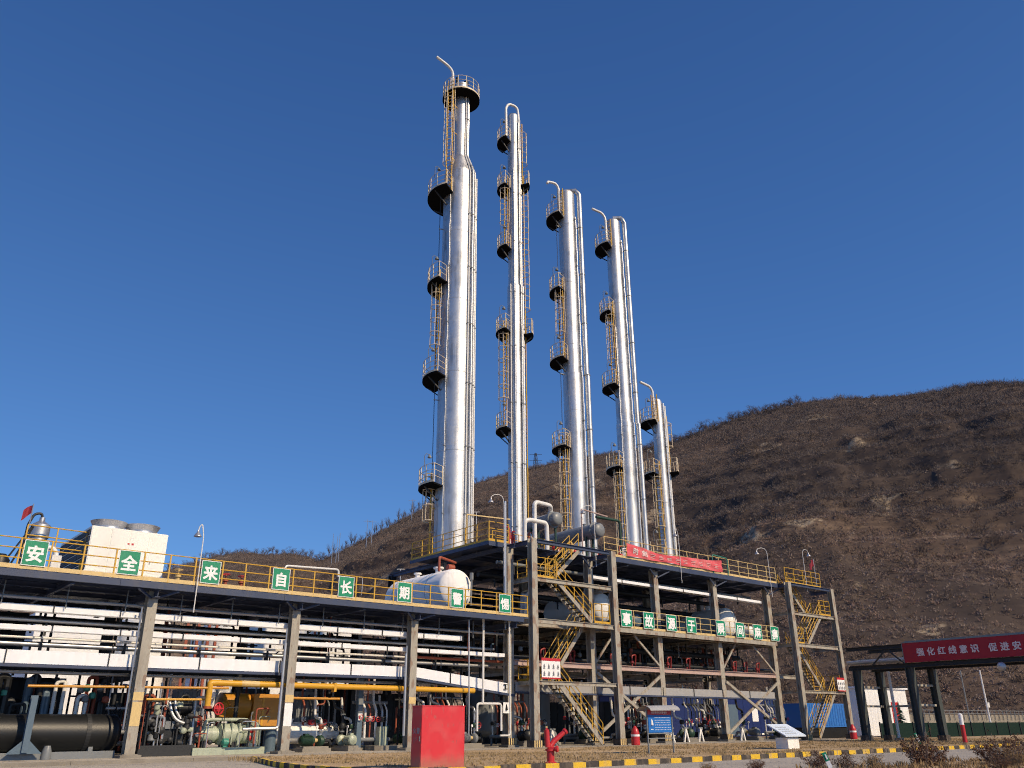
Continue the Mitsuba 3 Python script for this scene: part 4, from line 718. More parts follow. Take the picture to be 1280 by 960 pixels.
t1 = process_tower('thickest and tallest silver tower with a narrow neck and ring platform, leftmost of the five', 28.87, 40.0,
    [(1.09, ZU), (1.09, 37.1), (1.02, 37.4), (0.55, 38.7), (0.52, 38.9), (0.52, 45.4), (0.34, 45.55)],
    [(44.1, A, 180, 0.84, 1.1), (35.2, A, 64, 1.1, 1.1), (28.2, A, 50, 0.9, 1.1), (21.4, A, 55, 1.0, 1.1), (14.3, A, 54, 1.0, 1.1)],
    [(35.2, 44.0, 200, True), (21.4, 28.2, 166, True), (ZU, 14.3, 150, True)],
    [(288, 0.07, ZU + 1, 44.0, 0.11, CLAD), (303, 0.055, ZU + 1, 44.0, 0.11, CLAD), (320, 0.06, ZU + 1, 37.0, 0.13, PIPEW), (203, 0.03, ZU + 1, 36.5, 0.06, CLAD), (274, 0.045, ZU + 1, 44.0, 0.07, PIPEW), (160, 0.02, ZU, 35.0, 0.25, DARK)],
    [(28.10, 40.0, 42.0), (28.06, 40.0, 46.3), (27.75, 40.1, 46.75), (26.75, 40.3, 47.2)])
put(t1 + '__nozzle', M().lathe([(0.12, 0), (0.12, 0.9)], (28.55, 40.1, 45.2), n=10).lathe([(0.2, 0), (0.2, 0.3)], (29.15, 39.8, 45.5), n=12), DARK, 40)
t2 = process_tower('slim silver tower with platforms on both sides, second from the left', 33.9, 40.0,
    [(0.50, ZU), (0.50, 30.0), (0.42, 30.15), (0.42, 45.2), (0.34, 45.35)],
    [(42.6, A, 56, 0.8, 1.05), (38.3, A, 54, 0.8, 1.05), (33.0, A, 56, 0.8, 1.05), (26.3, A, 54, 0.8, 1.05), (19.1, A, 56, 0.8, 1.05), (38.7, -20, 42, 0.80, 1.05), (26.2, -20, 42, 0.80, 1.05)],
    [(33.0, 38.3, 172, True), (19.1, 26.3, 165, True), (ZU, 26.2, -14, False), (26.2, 38.7, -14, True), (38.7, 43.6, -16, True)],
    [(232, 0.05, ZU + 1, 40.0, 0.08, CLAD), (286, 0.055, ZU + 1, 44.5, 0.09, CLAD), (300, 0.06, ZU + 1, 44.8, 0.12, PIPEW), (312, 0.05, ZU + 1, 42.0, 0.14, CLAD), (205, 0.045, ZU + 1, 30.0, 0.12, PIPEW)],
    [(33.2, 39.95, 43.0), (33.15, 39.95, 45.7), (33.4, 39.9, 46.2), (34.2, 39.8, 46.25), (34.35, 39.8, 44.8)])
t3 = process_tower('silver tower with a fat side pipe, third of the five', 39.4, 40.0,
    [(0.70, ZU), (0.70, 24.6), (0.66, 24.7), (0.66, 40.3), (0.52, 40.55)],
    [(37.9, A, 58, 0.95, 1.1), (31.4, A, 48, 0.85, 1.1), (25.6, A, 56, 0.95, 1.1), (18.9, A, 54, 0.92, 1.1)],
    [(25.6, 31.4, 178, True), (ZU, 18.9, 178, True), (37.9, 39.4, 196, False)],
    [(316, 0.20, ZU + 0.4, 40.5, 0.38, CLAD), (288, 0.06, ZU + 1, 38.0, 0.11, CLAD), (168, 0.02, 18.9, 37.8, 0.30, DARK)],
    [(38.55, 39.9, 37.9), (38.52, 39.9, 40.6), (38.3, 40.0, 41.0), (37.6, 40.1, 40.9), (37.5, 40.1, 40.7)])
t4 = process_tower('silver tower with patched cladding and a fat side pipe, fourth of the five', 44.75, 40.0,
    [(0.64, ZU), (0.64, 22.0), (0.60, 22.1), (0.60, 39.9), (0.50, 40.1)],
    [(37.3, A, 58, 0.95, 1.1), (31.2, A, 48, 0.85, 1.1), (24.9, A, 56, 0.95, 1.1), (18.4, A, 54, 0.92, 1.1)],
    [(24.9, 31.2, 180, True), (ZU, 18.4, 178, True), (37.3, 38.8, 196, False)],
    [(318, 0.19, ZU + 0.4, 40.2, 0.38, CLAD), (286, 0.06, ZU + 1, 38.0, 0.11, CLAD), (200, 0.05, ZU + 1, 30, 0.1, CLAD)],
    [(43.82, 39.9, 37.3), (43.80, 39.9, 40.0), (43.5, 40.0, 40.45), (42.5, 40.15, 40.5)])
t5 = process_tower('shortest silver tower, rightmost of the five', 48.65, 40.0,
    [(0.44, ZU), (0.44, 24.7), (0.34, 24.95)],
    [(22.9, A, 66, 0.95, 1.05), (18.7, A, 48, 0.95, 1.05), (12.4, A, 66, 1.15, 1.05), (18.9, -25, 45, 0.85, 1.05)],
    [(12.4, 18.7, 190, True), (18.9, 22.6, -18, True), (22.9, 24.2, 205, False)],
    [(292, 0.06, ZU + 1, 24.6, 0.10, CLAD), (310, 0.09, ZU + 0.5, 24.4, 0.16, PIPEW)],
    [(48.2, 39.9, 22.9), (48.15, 39.9, 25.6), (47.9, 39.95, 25.95), (46.9, 40.05, 26.1)])
# ---------------------------------------------------------------- vessels
def head(r, depth=0.5, n=6):      # dished end: (radius, distance) pairs from the rim outwards
    return [(r * math.cos(t), depth * r * math.sin(t)) for t in np.linspace(0, math.pi / 2 - 0.02, n)]
def lying_vessel(name, label, cat, o, axis, L, r, material, saddle_z, strap=None, group=None, saddles=True):
    """Horizontal vessel from o along axis with dished ends, nozzles, straps and saddles down to saddle_z."""
    k = thing(name, label, cat, group); o = np.array(o, float); ax = np.array(axis, float)
    prof = [(a, -b) for a, b in head(r)][::-1] + [(a, L + b) for a, b in head(r)]
    put(k + '__shell', M().lathe(prof, o, ax, 36), material, 40)
    if strap: put(k + '__strap', M().lathe([(r + 0.004, 0.10), (r + 0.014, 0.10), (r + 0.014, 0.17), (r + 0.004, 0.17)], o, ax, 36, caps=False), strap)
    put(k + '__nozzle', M().lathe([(r * 0.16, r * 0.9), (r * 0.16, r * 1.2), (r * 0.26, r * 1.2), (r * 0.26, r * 1.28)], o + ax * L * 0.3, n=14), material, 40)
    put(k + '__nozzle', M().lathe([(r * 0.12, r * 0.9), (r * 0.12, r * 1.16), (r * 0.2, r * 1.16), (r * 0.2, r * 1.24)], o + ax * L * 0.7, n=14), material, 40)
    if saddles:
        for f in (0.18, 0.82):
            c = o + ax * L * f; s = np.array([ax[1], -ax[0], 0]) if abs(ax[1]) > 0.5 else np.array([0, 1.0, 0])
            put(k + '__saddle', M().bar(c - s * r * 0.8 + [0, 0, saddle_z - c[2] + 0.05], c + s * r * 0.8 + [0, 0, saddle_z - c[2] + 0.05], 0.3, 0.1).bar(c + [0, 0, saddle_z - c[2] + 0.1], c + [0, 0, -r * 0.86], 0.22, r * 1.25), GREY)
    return k
k = lying_vessel('storage_tank', 'large white horizontal tank on the pipe rack deck under the tallest tower', 'tank', (25.9, 35.55, 7.52), (0, 1, 0), 5.0, 1.06, TANKW, ZD, None)
for f in (1.2, 2.8, 4.4): put(k + '__weld_seam', M().lathe([(1.062, f), (1.067, f + 0.005), (1.067, f + 0.03), (1.062, f + 0.035)], (25.9, 35.55, 7.52), (0, 1, 0), 36, caps=False), GREY)
put(k + '__level_pipe', M().tube([(26.5, 34.95, 6.7), (26.5, 34.9, 8.0)], 0.05, 8).lathe([(0.10, 0), (0.10, 0.35)], (26.5, 34.9, 8.0), n=10), GREY, 40)
put(k + '__valve_header', M().tube([(25.2, 36.0, 8.45), (25.2, 36.0, 9.2), (26.4, 36.2, 9.05)], 0.07, 8, bend=0.1).lathe([(0.16, 0), (0.16, 0.4)], (25.8, 36.1, 8.75), (1, 0, 0), 10), RUST, 40)
put(k + '__manway', M().lathe([(0.32, 0), (0.32, -0.16), (0.36, -0.16), (0.36, -0.24)], (25.95, 35.1, 7.25), (0, 1, 0), 20), WHITE, 40)
for lab, o, L, r, mt in (('white horizontal tank behind the central stair tower on the mid deck', (37.3, 36.1, 7.55), 4.2, 0.86, TANKW), ('large white horizontal tank on the mid deck behind the fifth and sixth green letters', (49.5, 36.0, 7.50), 5.0, 0.96, TANKW),
                         ('small white vessel on the mid deck behind the seventh green letter', (50.6, 34.9, 6.85), 1.6, 0.36, WHITE)):
    k = lying_vessel('storage_tank', lab, 'tank', o, (0, 1, 0), L, r, mt, ZD, None)
    put(k + '__manway_davit', M().tube([(o[0] + r * 0.2, o[1] - 0.50 * r, o[2] + r * 0.85), (o[0] + r * 0.25, o[1] - 0.56 * r - 0.05, o[2]), (o[0] + r * 0.2, o[1] - 0.5 * r, o[2] - r * 0.85)], 0.03, 6), GREY, 40)
k = thing('clad_vessel', 'shiny aluminium clad vessel with a domed top left of the central stair tower', 'vessel')
put(k + '__shell', M().lathe([(0.5, 6.15), (0.5, 7.9)] + [(a, 7.9 + b) for a, b in head(0.5)], (31.9, 36.6, 0), n=28), CLAD, 40)
put(k + '__leg', M().box(31.6, 31.7, 36.3, 36.4, ZD, 6.2).box(32.1, 32.2, 36.3, 36.4, ZD, 6.2).box(31.85, 31.95, 36.9, 37.0, ZD, 6.2), GREY)
for lab, o, L, r in (('short grey heat exchanger with white pipe loops on the upper deck, higher of the two', (32.65, 34.85, 12.10), 2.5, 0.40), ('long grey heat exchanger on the upper deck before the third tower, lower of two', (36.4, 35.15, 12.0), 4.2, 0.45)):
    k = lying_vessel('heat_exchanger', lab, 'heat exchanger', o, (0, 1, 0), L, r, GREY, ZU, None, saddles=False)
    put(k + '__head_flange', M().lathe([(r + 0.02, 0.28), (r + 0.08, 0.28), (r + 0.08, 0.36), (r + 0.02, 0.36)], o, (0, 1, 0), 32), GREY)
    m = M()
    for f in (0.2, 0.8):
        for s in (-0.3, 0.3): m.box(o[0] + s - 0.05, o[0] + s + 0.05, o[1] + L * f - 0.05, o[1] + L * f + 0.05, ZU, o[2] - r * 0.7)
        m.box(o[0] - 0.36, o[0] + 0.36, o[1] + L * f - 0.07, o[1] + L * f + 0.07, o[2] - r * 0.95, o[2] - r * 0.75)
    put(k + '__support_frame', m, DGREEN)
for lab, pts in (('tall white pipe loop rising over the short grey heat exchanger', [(30.68, 34.6, ZU), (30.68, 34.6, 12.75), (31.95, 34.7, 12.75), (32.5, 35.2, 12.75), (32.55, 35.3, 12.45)]),
                 ('low white pipe loop in front of the grey heat exchangers', [(29.9, 34.6, ZU), (29.9, 34.55, 11.52), (30.2, 34.5, 11.62), (31.5, 34.5, 11.62), (31.5, 34.5, ZU)])):
    put(thing('pipe_loop', lab, 'pipe') + '__pipe_run', M().tube(pts, 0.125, 12, bend=0.28), PIPEW, 50)
put(thing('green_pipe', 'dark green pipe elbow standing between the third and fourth towers', 'pipe') + '__pipe_run', M().tube([(38.1, 37.0, 13.4), (40.3, 37.0, 13.45), (40.3, 37.0, ZU)], 0.09, 10, bend=0.2), DGREEN, 40)
put(thing('pink_frame', 'thin pink pipe frame over the long grey heat exchanger', 'pipe') + '__pipe_run', M().tube([(34.0, 34.2, ZU), (34.0, 34.2, 12.75), (36.6, 34.6, 12.75)], 0.045, 8, bend=0.1), PINK, 40)

# ---------------------------------------------------------------- on the rack deck, left
k = thing('cooling_tower', 'boxy cream cooling tower with two round fan stacks on the pipe rack deck', 'cooling tower')
cx0, cx1, cy0, cy1, cz0, cz1 = 8.02, 10.92, 34.9, 39.6, ZD + 0.18, 8.28
put(k + '__casing', M().box(cx0, cx1, cy0, cy1, cz0 + 0.3, cz1), CREAM)
for i in range(4): put(k + '__panel', M().box(cx0 + 0.03 + i * 0.715, cx0 + 0.735 + i * 0.715 - 0.030, cy0 - 0.022, cy0 - 0.001, cz0 + 0.32, cz1 - 0.02), CREAM)
for i in range(6): put(k + '__louvre', M().box(cx0 - 0.04, cx0 - 0.001, cy0 + 0.1, cy1 - 0.1, cz0 + 0.35 + i * 0.27, cz0 + 0.55 + i * 0.27), DARK)
put(k + '__access_door', M().box(10.28, 10.78, cy0 - 0.034, cy0 - 0.0225, cz0 + 0.4, cz0 + 1.2), CREAM); put(k + '__door_handle', M().box(10.32, 10.35, cy0 - 0.05, cy0 - 0.0345, cz0 + 0.75, cz0 + 0.87), GREY)
put(k + '__basin', M().box(cx0 - 0.05, cx1 + 0.05, cy0 - 0.05, cy1 + 0.05, cz0 - 0.16, cz0 + 0.298), CREAM)
for x, y in ((8.9, 36.1), (10.2, 36.1)):
    f = put(k + '__fan_stack', M().lathe([(0.68, 0), (0.60, 0.10), (0.60, 0.26), (0.70, 0.44), (0.66, 0.44), (0.57, 0.26), (0.57, 0.02)], (x, y, cz1 + 0.002), n=36, caps=False), GALV, 40)
    m = M()
    for q in range(6):
        b = q * math.pi / 3; m.bar((x, y, cz1 + 0.2), (x + 0.54 * math.cos(b), y + 0.54 * math.sin(b), cz1 + 0.24), 0.14, 0.02)
    put(f + '__blade', m, DARK)
    m = M()
    for r_ in (0.15, 0.28, 0.41, 0.54): m.torus((x, y, cz1 + 0.40), (0, 0, 1), r_, 0.008, 24, 4)
    for q in range(8): m.bar((x, y, cz1 + 0.405), (x + 0.58 * math.cos(q * math.pi / 4), y + 0.58 * math.sin(q * math.pi / 4), cz1 + 0.405), 0.014)
    put(f + '__grille', m, GALV)
m = M()
for ch, x in (('来', 9.42), ('长', 9.56)): m.add(*place(glyph(ch, 0.11), (x, cy0 - 0.023, 7.72), (1, 0, 0), (0, 0, 1)))
put(k + '__maker_plate', M().box(9.40, 9.48, cy0 - 0.026, cy0 - 0.0225, 7.70, 7.76).box(9.55, 9.64, cy0 - 0.026, cy0 - 0.0225, 7.69, 7.77), RED)
k = thing('silver_drum', 'upright silver drum with a conical top at the far left on the pipe rack deck', 'vessel')
put(k + '__shell', M().lathe([(0.34, ZD + 0.5), (0.34, 7.55), (0.29, 7.6), (0.29, 7.72), (0.34, 7.78), (0.34, 8.25), (0.10, 8.42), (0.10, 8.55)], (6.45, 36, 0), n=28), CLAD, 35)
put(k + '__outlet_pipe', M().tube([(6.45, 36, 8.5), (6.40, 36, 8.72), (6.15, 36, 8.66), (6.0, 36.0, 8.2), (6.0, 36, ZD)], 0.05, 8, bend=0.15), DARK, 40)
put(k + '__leg', M().box(6.15, 6.22, 35.75, 35.82, ZD, 6.7).box(6.68, 6.75, 35.75, 35.82, ZD, 6.7).box(6.4, 6.48, 36.25, 36.32, ZD, 6.7), GREY)
k = thing('vent_elbow', 'white pipe elbow with a square duct beside the first green letter sign', 'pipe')
put(k + '__pipe_run', M().tube([(6.3, 34.4, 7.12), (6.68, 34.4, 7.18), (6.86, 34.4, 6.98), (6.86, 34.4, 6.1)], 0.085, 10, bend=0.15), PIPEW, 40)
put(k + '__duct', M().box(6.70, 7.02, 34.2, 34.5, 6.35, 6.88), PIPEW)
k = thing('switch_stand', 'dark machinery block at the far left on the pipe rack deck', 'machine')
put(k + '__housing', M().lathe([(0.30, 0), (0.34, 0.1), (0.34, 0.6), (0.2, 0.8)], (5.2, 35.2, ZD), n=18), SOOT, 40)
put(k + '__stay', M().bar((5.1, 35.0, ZD), (6.05, 35.4, 8.05), 0.05).bar((5.4, 35.0, ZD), (6.1, 35.4, 8.05), 0.05), DARK)
m = M(); ys = np.linspace(5.9, 8.0, 6)
railing_ = thing('access_frame', 'yellow access frame around the silver drum on the rack deck', 'railing')
railing(railing_, [(5.9, 35.3, ZD + 0.9), (8.0, 35.4, ZD + 0.9)], 1.1, 1.0, 0.0, YELLOW)
put(railing_ + '__leg', M().bar((5.95, 35.3, ZD), (5.95, 35.3, ZD + 0.9), 0.06).bar((7.95, 35.4, ZD), (7.95, 35.4, ZD + 0.9), 0.06), YELLOW)
def flag(x, y, z0, z1, label, s=1.0, d=-1):
    k = thing('red_flag', label, 'flag')
    put(k + '__pole', M().tube([(x, y, z0), (x, y, z1)], 0.022, 6), GALV, 40)
    u, v = np.meshgrid(np.linspace(0, 0.55 * s, 9), np.linspace(0, 0.5 * s, 5), indexing='ij')
    vv = np.stack([x + d * u * 0.7 - v * 0.05, y + 0.10 * np.sin(u * 11) + u * 0.3, z1 - 0.05 - v - 0.55 * u + 0.05 * np.sin(u * 8 + v * 4)], -1).reshape(-1, 3)
    i, j = np.meshgrid(np.arange(8), np.arange(4), indexing='ij'); q = (i * 5 + j).ravel()
    F = np.vstack([np.stack([q, q + 5, q + 6], 1), np.stack([q, q + 6, q + 1], 1)])
    put(k + '__cloth', (vv, F), FLAG, True)
flag(5.98, 35.6, ZD, 8.95, 'small red flag beside the silver drum at the far left', 0.75)
flag(57.0, 33.2, ZU, 12.3, 'small red flag on the top deck of the right stair tower', 1.0)
for i, (x, y) in enumerate(((11.05, 33.4), (12.9, 33.3), (13.6, 33.4))):
    k = thing('deck_valve', ('cream valve beside the right corner of the cooling tower', 'red wheeled deck valve between the third and fourth green signs', 'small red deck valve left of the fourth green sign')[i], 'valve')
    put(k + '__stem', M().lathe([(0.07, 0), (0.07, 0.3), (0.12, 0.32), (0.12, 0.42), (0.03, 0.44), (0.03, 0.62)], (x, y, ZD), n=10), PALEY if i == 0 else RUST, 40)
    put(k + '__hand_wheel', M().torus((x, y, ZD + 0.6), (0, 0, 1), 0.15, 0.02, 14), PALEY if i == 0 else RED, 40)

# goose-necked lamps fixed to the deck edges
def deck_lamp(x, y, z0, z1, label, d=(-1, 0), reach=0.5, r=0.018):
    k = thing('deck_lamp', label, 'lamp'); d = np.array([d[0], d[1], 0.0]) / np.linalg.norm(d); p = np.array([x, y, z1])
    put(k + '__pole', M().tube([(x, y, z0), p - [0, 0, 0.45], p - [0, 0, 0.1] + d * 0.08, p + d * reach * 0.5, p + d * reach * 0.92 - [0, 0, 0.12], p + d * reach - [0, 0, 0.28]], r, 8, bend=0.2), PIPEW, 40)
    put(k + '__lamp_head', M().lathe([(0.04, 0), (0.05, -0.08), (0.15, -0.22), (0.15, -0.25), (0.03, -0.25)], p + d * reach - [0, 0, 0.26], n=14), GALV, 40)
deck_lamp(11.62, 32.8, 5.05, 8.45, 'white lamp pole with a hanging lamp beside the third green sign', (-1, 0.3), 0.22, 0.022)
deck_lamp(34.25, 33.42, 9.3, 12.85, 'goose-neck lamp standing in front of the long grey heat exchanger', (-1, 0.4), 0.7)
deck_lamp(41.75, 33.40, 9.1, 12.5, 'goose-neck lamp in front of the red cloth banner', (-1, 0.2), 0.25)
deck_lamp(51.4, 33.40, 9.05, 12.45, 'goose-neck lamp near the right end of the upper deck', (-1, 0.3), 0.9)
deck_lamp(55.05, 32.85, 9.7, 12.75, 'goose-neck lamp on the right stair tower', (1, -0.3), 0.55)
deck_lamp(27.5, 33.45, 8.1, 12.4, 'goose-neck lamp at the left corner of the upper deck', (-1, 0.3), 0.75)
put(thing('stand_pipe', 'silver standpipe at the left corner of the upper deck', 'pipe') + '__pipe_run', M().tube([(27.95, 33.9, 5.5), (27.95, 33.9, 12.2)], 0.07, 10), GALV, 40)

# red cloth banner on the upper railing, sagging between its ties
k = thing('cloth_banner', 'faded red cloth banner with white characters sagging on the upper deck railing', 'banner')
nu, nv = 60, 8; u, v = np.meshgrid(np.linspace(0, 1, nu), np.linspace(0, 1, nv), indexing='ij')
def ban(u, v):
    top = 10.98 - 0.30 * np.sin(np.pi * np.clip(u * 1.35, 0, 1)) ** 2 - 0.16 * np.sin(np.pi * np.clip(u * 1.9 - 0.9, 0, 1))
    bot = 10.22 + 0.02 * np.sin(u * 19)
    return np.stack([36.9 + 9.15 * u, 33.44 - 0.03 * np.sin(v * 9 + u * 31) - 0.02 * np.sin(u * 70 + v * 3), bot + (top - bot) * v], -1)
vv = ban(u, v).reshape(-1, 3); i, j = np.meshgrid(np.arange(nu - 1), np.arange(nv - 1), indexing='ij'); q = (i * nv + j).ravel()
put(k + '__cloth', (vv, np.vstack([np.stack([q, q + nv, q + nv + 1], 1), np.stack([q, q + nv + 1, q + 1], 1)])), BANNER, True)
for q, ch in enumerate('时刻'):
    gv, gf = glyph(ch, 0.46, 0.004); uu = 0.06 + q * 0.085 + gv[:, 0] / 9.15; p = ban(uu, 0.22 + gv[:, 1] / 0.78); p[:, 1] -= 0.02 + gv[:, 2]
    put(k + '__character', (p, gf), LETTER)
m = M()
for q in range(2, 11):
    for s in range(3):
        uu = 0.06 + q * 0.085 + np.linspace(0.0, 0.04, 4); h = 0.3 + 0.16 * s + rg.uniform(-0.03, 0.03); p = ban(uu, np.full(4, h)); p[:, 1] -= 0.022
        m.tube(p, 0.016, 4)
put(k + '__worn_lettering', m, LETTER)

# ---------------------------------------------------------------- machines and piping at ground level
def xf(m, x, y, z=0, rz=0.0, s=1.0):
    v, f = m.mesh(); c, n = math.cos(rz), math.sin(rz); v = v * s
    return np.c_[v[:, 0] * c - v[:, 1] * n + x, v[:, 0] * n + v[:, 1] * c + y, v[:, 2] + z], f
def wheel(m, p, ax, r=0.16): return m.torus(p, ax, r, 0.018, 14).bar(np.array(p) - [r, 0, 0] if abs(ax[0]) < .5 else np.array(p) - [0, r, 0], np.array(p) + [r, 0, 0] if abs(ax[0]) < .5 else np.array(p) + [0, r, 0], 0.02)
def pump_skid(x, y, rz, s, seed, label, group, paint):
    r_ = random.Random(seed); k = thing('pump_skid', label, 'pump', group); P = lambda n, m, mt, sm=40: put(k + '__' + n, xf(m, x, y, 0, rz, s), mt, sm)
    P('base', M().box(-0.85, 0.85, -0.35, 0.35, 0.0, 0.16).box(-0.75, 0.75, -0.28, 0.28, 0.16, 0.24), CONC, False)
    P('motor', M().lathe([(0.10, -0.06), (0.21, 0), (0.21, 0.62), (0.16, 0.70), (0.05, 0.71)], (-0.70, 0, 0.50), (1, 0, 0), 18).box(-0.55, -0.3, -0.09, 0.09, 0.70, 0.80), paint)
    m = M()
    for q in range(9): m.lathe([(0.235, 0), (0.235, 0.02)], (-0.66 + q * 0.06, 0, 0.50), (1, 0, 0), 18)
    P('cooling_fin', m, paint)
    P('coupling', M().lathe([(0.05, 0), (0.09, 0.03), (0.09, 0.22), (0.05, 0.25)], (0.0, 0, 0.50), (1, 0, 0), 12), PALEY)
    P('casing', M().lathe([(0.10, 0), (0.24, 0.06), (0.27, 0.2), (0.20, 0.32), (0.10, 0.36)], (0.24, 0, 0.48), (1, 0, 0), 18), paint)
    h = r_.uniform(1.3, 2.3); a = r_.uniform(0.5, 1.0)
    P('discharge_pipe', M().tube([(0.42, 0, 0.6), (0.42, 0, h), (0.42, 0.5, h + 0.1), (0.42, 0.6, 2.5)], 0.07, 10, bend=0.18), r_.choice((GALV, PIPEW, DARK, GREY)))
    P('suction_pipe', M().tube([(0.60, 0, 0.48), (1.0, 0, 0.48), (1.05, 0, 0.3), (1.05, a, 0.3)], 0.08, 10, bend=0.12), r_.choice((GALV, GREY, DARK)))
    for z in (0.85, h - 0.25): P('flange', M().lathe([(0.14, 0), (0.14, 0.06)], (0.42, 0, z), n=14), GREY)
    P('valve', M().lathe([(0.11, 0), (0.15, 0.05), (0.15, 0.2), (0.11, 0.25)], (0.42, 0, 1.0), n=12).bar((0.42, 0, 1.12), (0.42, -0.34, 1.12), 0.05), r_.choice((DARK, RUST, DGREEN)))
    P('hand_wheel', wheel(M(), (0.42, -0.34, 1.12), (0, 1, 0)), r_.choice((RED, RED, DARK)))
    P('gauge', M().tube([(0.1, -0.1, 0.7), (0.1, -0.1, 1.05)], 0.015, 6).lathe([(0.07, 0), (0.07, 0.04)], (0.1, -0.1, 1.1), (0, -1, 0), 14), SIGNW)
def manifold(x, y, rz, seed, label, group, n=6, h=2.0, L=2.6):
    """A bank of upright pipes with valves over a header."""
    r_ = random.Random(seed); k = thing('valve_manifold', label, 'pipework', group)
    put(k + '__header', xf(M().tube([(-L / 2, 0, 0.45), (L / 2, 0, 0.45)], 0.09, 10).tube([(-L / 2, 0.3, h), (L / 2, 0.3, h)], 0.07, 10), x, y, 0, rz), r_.choice((GALV, GREY, DARK)), 40)
    for i in range(n):
        u = -L / 2 + L * (i + 0.5) / n + r_.uniform(-.05, .05); t = h + r_.uniform(-0.1, 1.4)
        put(k + '__pipe', xf(M().tube([(u, 0, 0.45), (u, 0, h - 0.3), (u, 0.3, h), (u, 0.3, t)], r_.uniform(0.03, 0.06), 8, bend=0.15), x, y, 0, rz), r_.choice((PIPEW, GALV, DARK, GREY, RUST)), 40)
        z = r_.uniform(0.8, 1.3); put(k + '__valve', xf(M().lathe([(0.07, 0), (0.10, 0.04), (0.10, 0.16), (0.07, 0.2)], (u, 0, z), n=10).bar((u, 0, z + 0.1), (u, -0.22, z + 0.1), 0.03), x, y, 0, rz), r_.choice((DARK, RED, TEAL, SIGNW)), 40)
        put(k + '__hand_wheel', xf(wheel(M(), (u, -0.22, z + 0.1), (0, 1, 0), 0.10), x, y, 0, rz), r_.choice((RED, DARK, DARK)), 40)
    put(k + '__stand', xf(M().bar((-L / 2 + 0.1, 0, 0), (-L / 2 + 0.1, 0, 0.45), 0.08).bar((L / 2 - 0.1, 0, 0), (L / 2 - 0.1, 0, 0.45), 0.08), x, y, 0, rz), GREY)
def upright_vessel(x, y, r, z0, z1, label, mt, group=None):
    k = thing('upright_vessel', label, 'vessel', group)
    put(k + '__shell', M().lathe([(a, z0 - b) for a, b in head(r)][::-1] + [(a, z1 + b) for a, b in head(r)], (x, y, 0), n=32), mt, 40)
    m = M()
    for q in range(4): b = math.pi / 4 + q * math.pi / 2; m.bar((x + r * .85 * math.cos(b), y + r * .85 * math.sin(b), 0), (x + r * .85 * math.cos(b), y + r * .85 * math.sin(b), z0 + 0.1), 0.10)
    put(k + '__leg', m, DARK)
    put(k + '__manway', M().lathe([(0.22, 0), (0.22, 0.14), (0.28, 0.14), (0.28, 0.2)], (x - r * 0.55, y - r * 0.8, (z0 + z1) / 2), (-0.55, -0.8, 0), 16), mt, 40)
    put(k + '__top_nozzle', M().lathe([(0.1, 0), (0.1, 0.4), (0.16, 0.4), (0.16, 0.46)], (x, y, z1 + r * 0.45), n=12), mt, 40)
    return k

# black receiver on its skid at the far left
k = thing('black_receiver', 'long black horizontal receiver on a grey skid at the far left under the pipe rack', 'vessel')
prof = [(a, -b) for a, b in head(0.62)][::-1] + [(a, 4.4 + b) for a, b in head(0.62)]
put(k + '__shell', M().lathe(prof, (5.6, 35.1, 0.85), (1, 0, 0), 36), SOOT, 40)
put(k + '__strap', M().lathe([(0.625, 3.4), (0.64, 3.4), (0.64, 3.55), (0.625, 3.55)], (5.6, 35.1, 0.85), (1, 0, 0), 36, caps=False), DARK)
put(k + '__saddle', M().box(6.2, 6.35, 34.7, 35.5, 0.22, 0.6).box(9.2, 9.35, 34.7, 35.5, 0.22, 0.6), GREY)
put(k + '__skid', M().box(3.0, 10.0, 34.25, 34.35, 0.0, 0.24).box(3.0, 10.0, 35.85, 35.95, 0.0, 0.24).box(3.0, 10.0, 34.35, 35.85, 0.16, 0.20), GREY)
put(k + '__lifting_lug', M().tube([(7.75, 34.22, 0.0), (7.75, 34.22, 0.26), (7.75, 34.22, 0.44)], [0.16, 0.16, 0.10], 10), GREY, 40)
k = thing('skid_post', 'grey steel post with a triangular foot in front of the black receiver', 'post')
put(k + '__shaft', hcolumn(M(), 7.0, 34.0, 0.24, 2.05, 0.2, 0.2), SLATE)
put(k + '__foot', M().add([(6.45, 33.98, 0.2), (7.55, 33.98, 0.2), (7.0, 33.98, 0.72), (6.45, 34.02, 0.2), (7.55, 34.02, 0.2), (7.0, 34.02, 0.72)], [[0, 1, 2], [3, 5, 4], [0, 3, 4], [0, 4, 1], [1, 4, 5], [1, 5, 2], [2, 5, 3], [2, 3, 0]]), SLATE)
for i, (x, y, mt, h) in enumerate(((8.1, 36.2, PIPEW, 2.6), (8.9, 36.1, PIPEW, 2.1), (9.3, 36.6, RUST, 2.8), (5.4, 36.4, GREY, 2.7), (10.1, 36.8, DARK, 2.9))):
    put(thing('stand_pipe', ('first white standpipe behind the black receiver', 'second white standpipe behind the black receiver', 'rust red standpipe behind the black receiver', 'grey standpipe at the far left behind the black receiver', 'dark standpipe beside the first rack column')[i], 'pipe') + '__pipe_run',
        M().tube([(x, y, 1.2), (x, y, h), (x + 0.3, y, h + 0.05), (x + 0.3, y, 1.2)], 0.07, 10, bend=0.12), mt, 40)
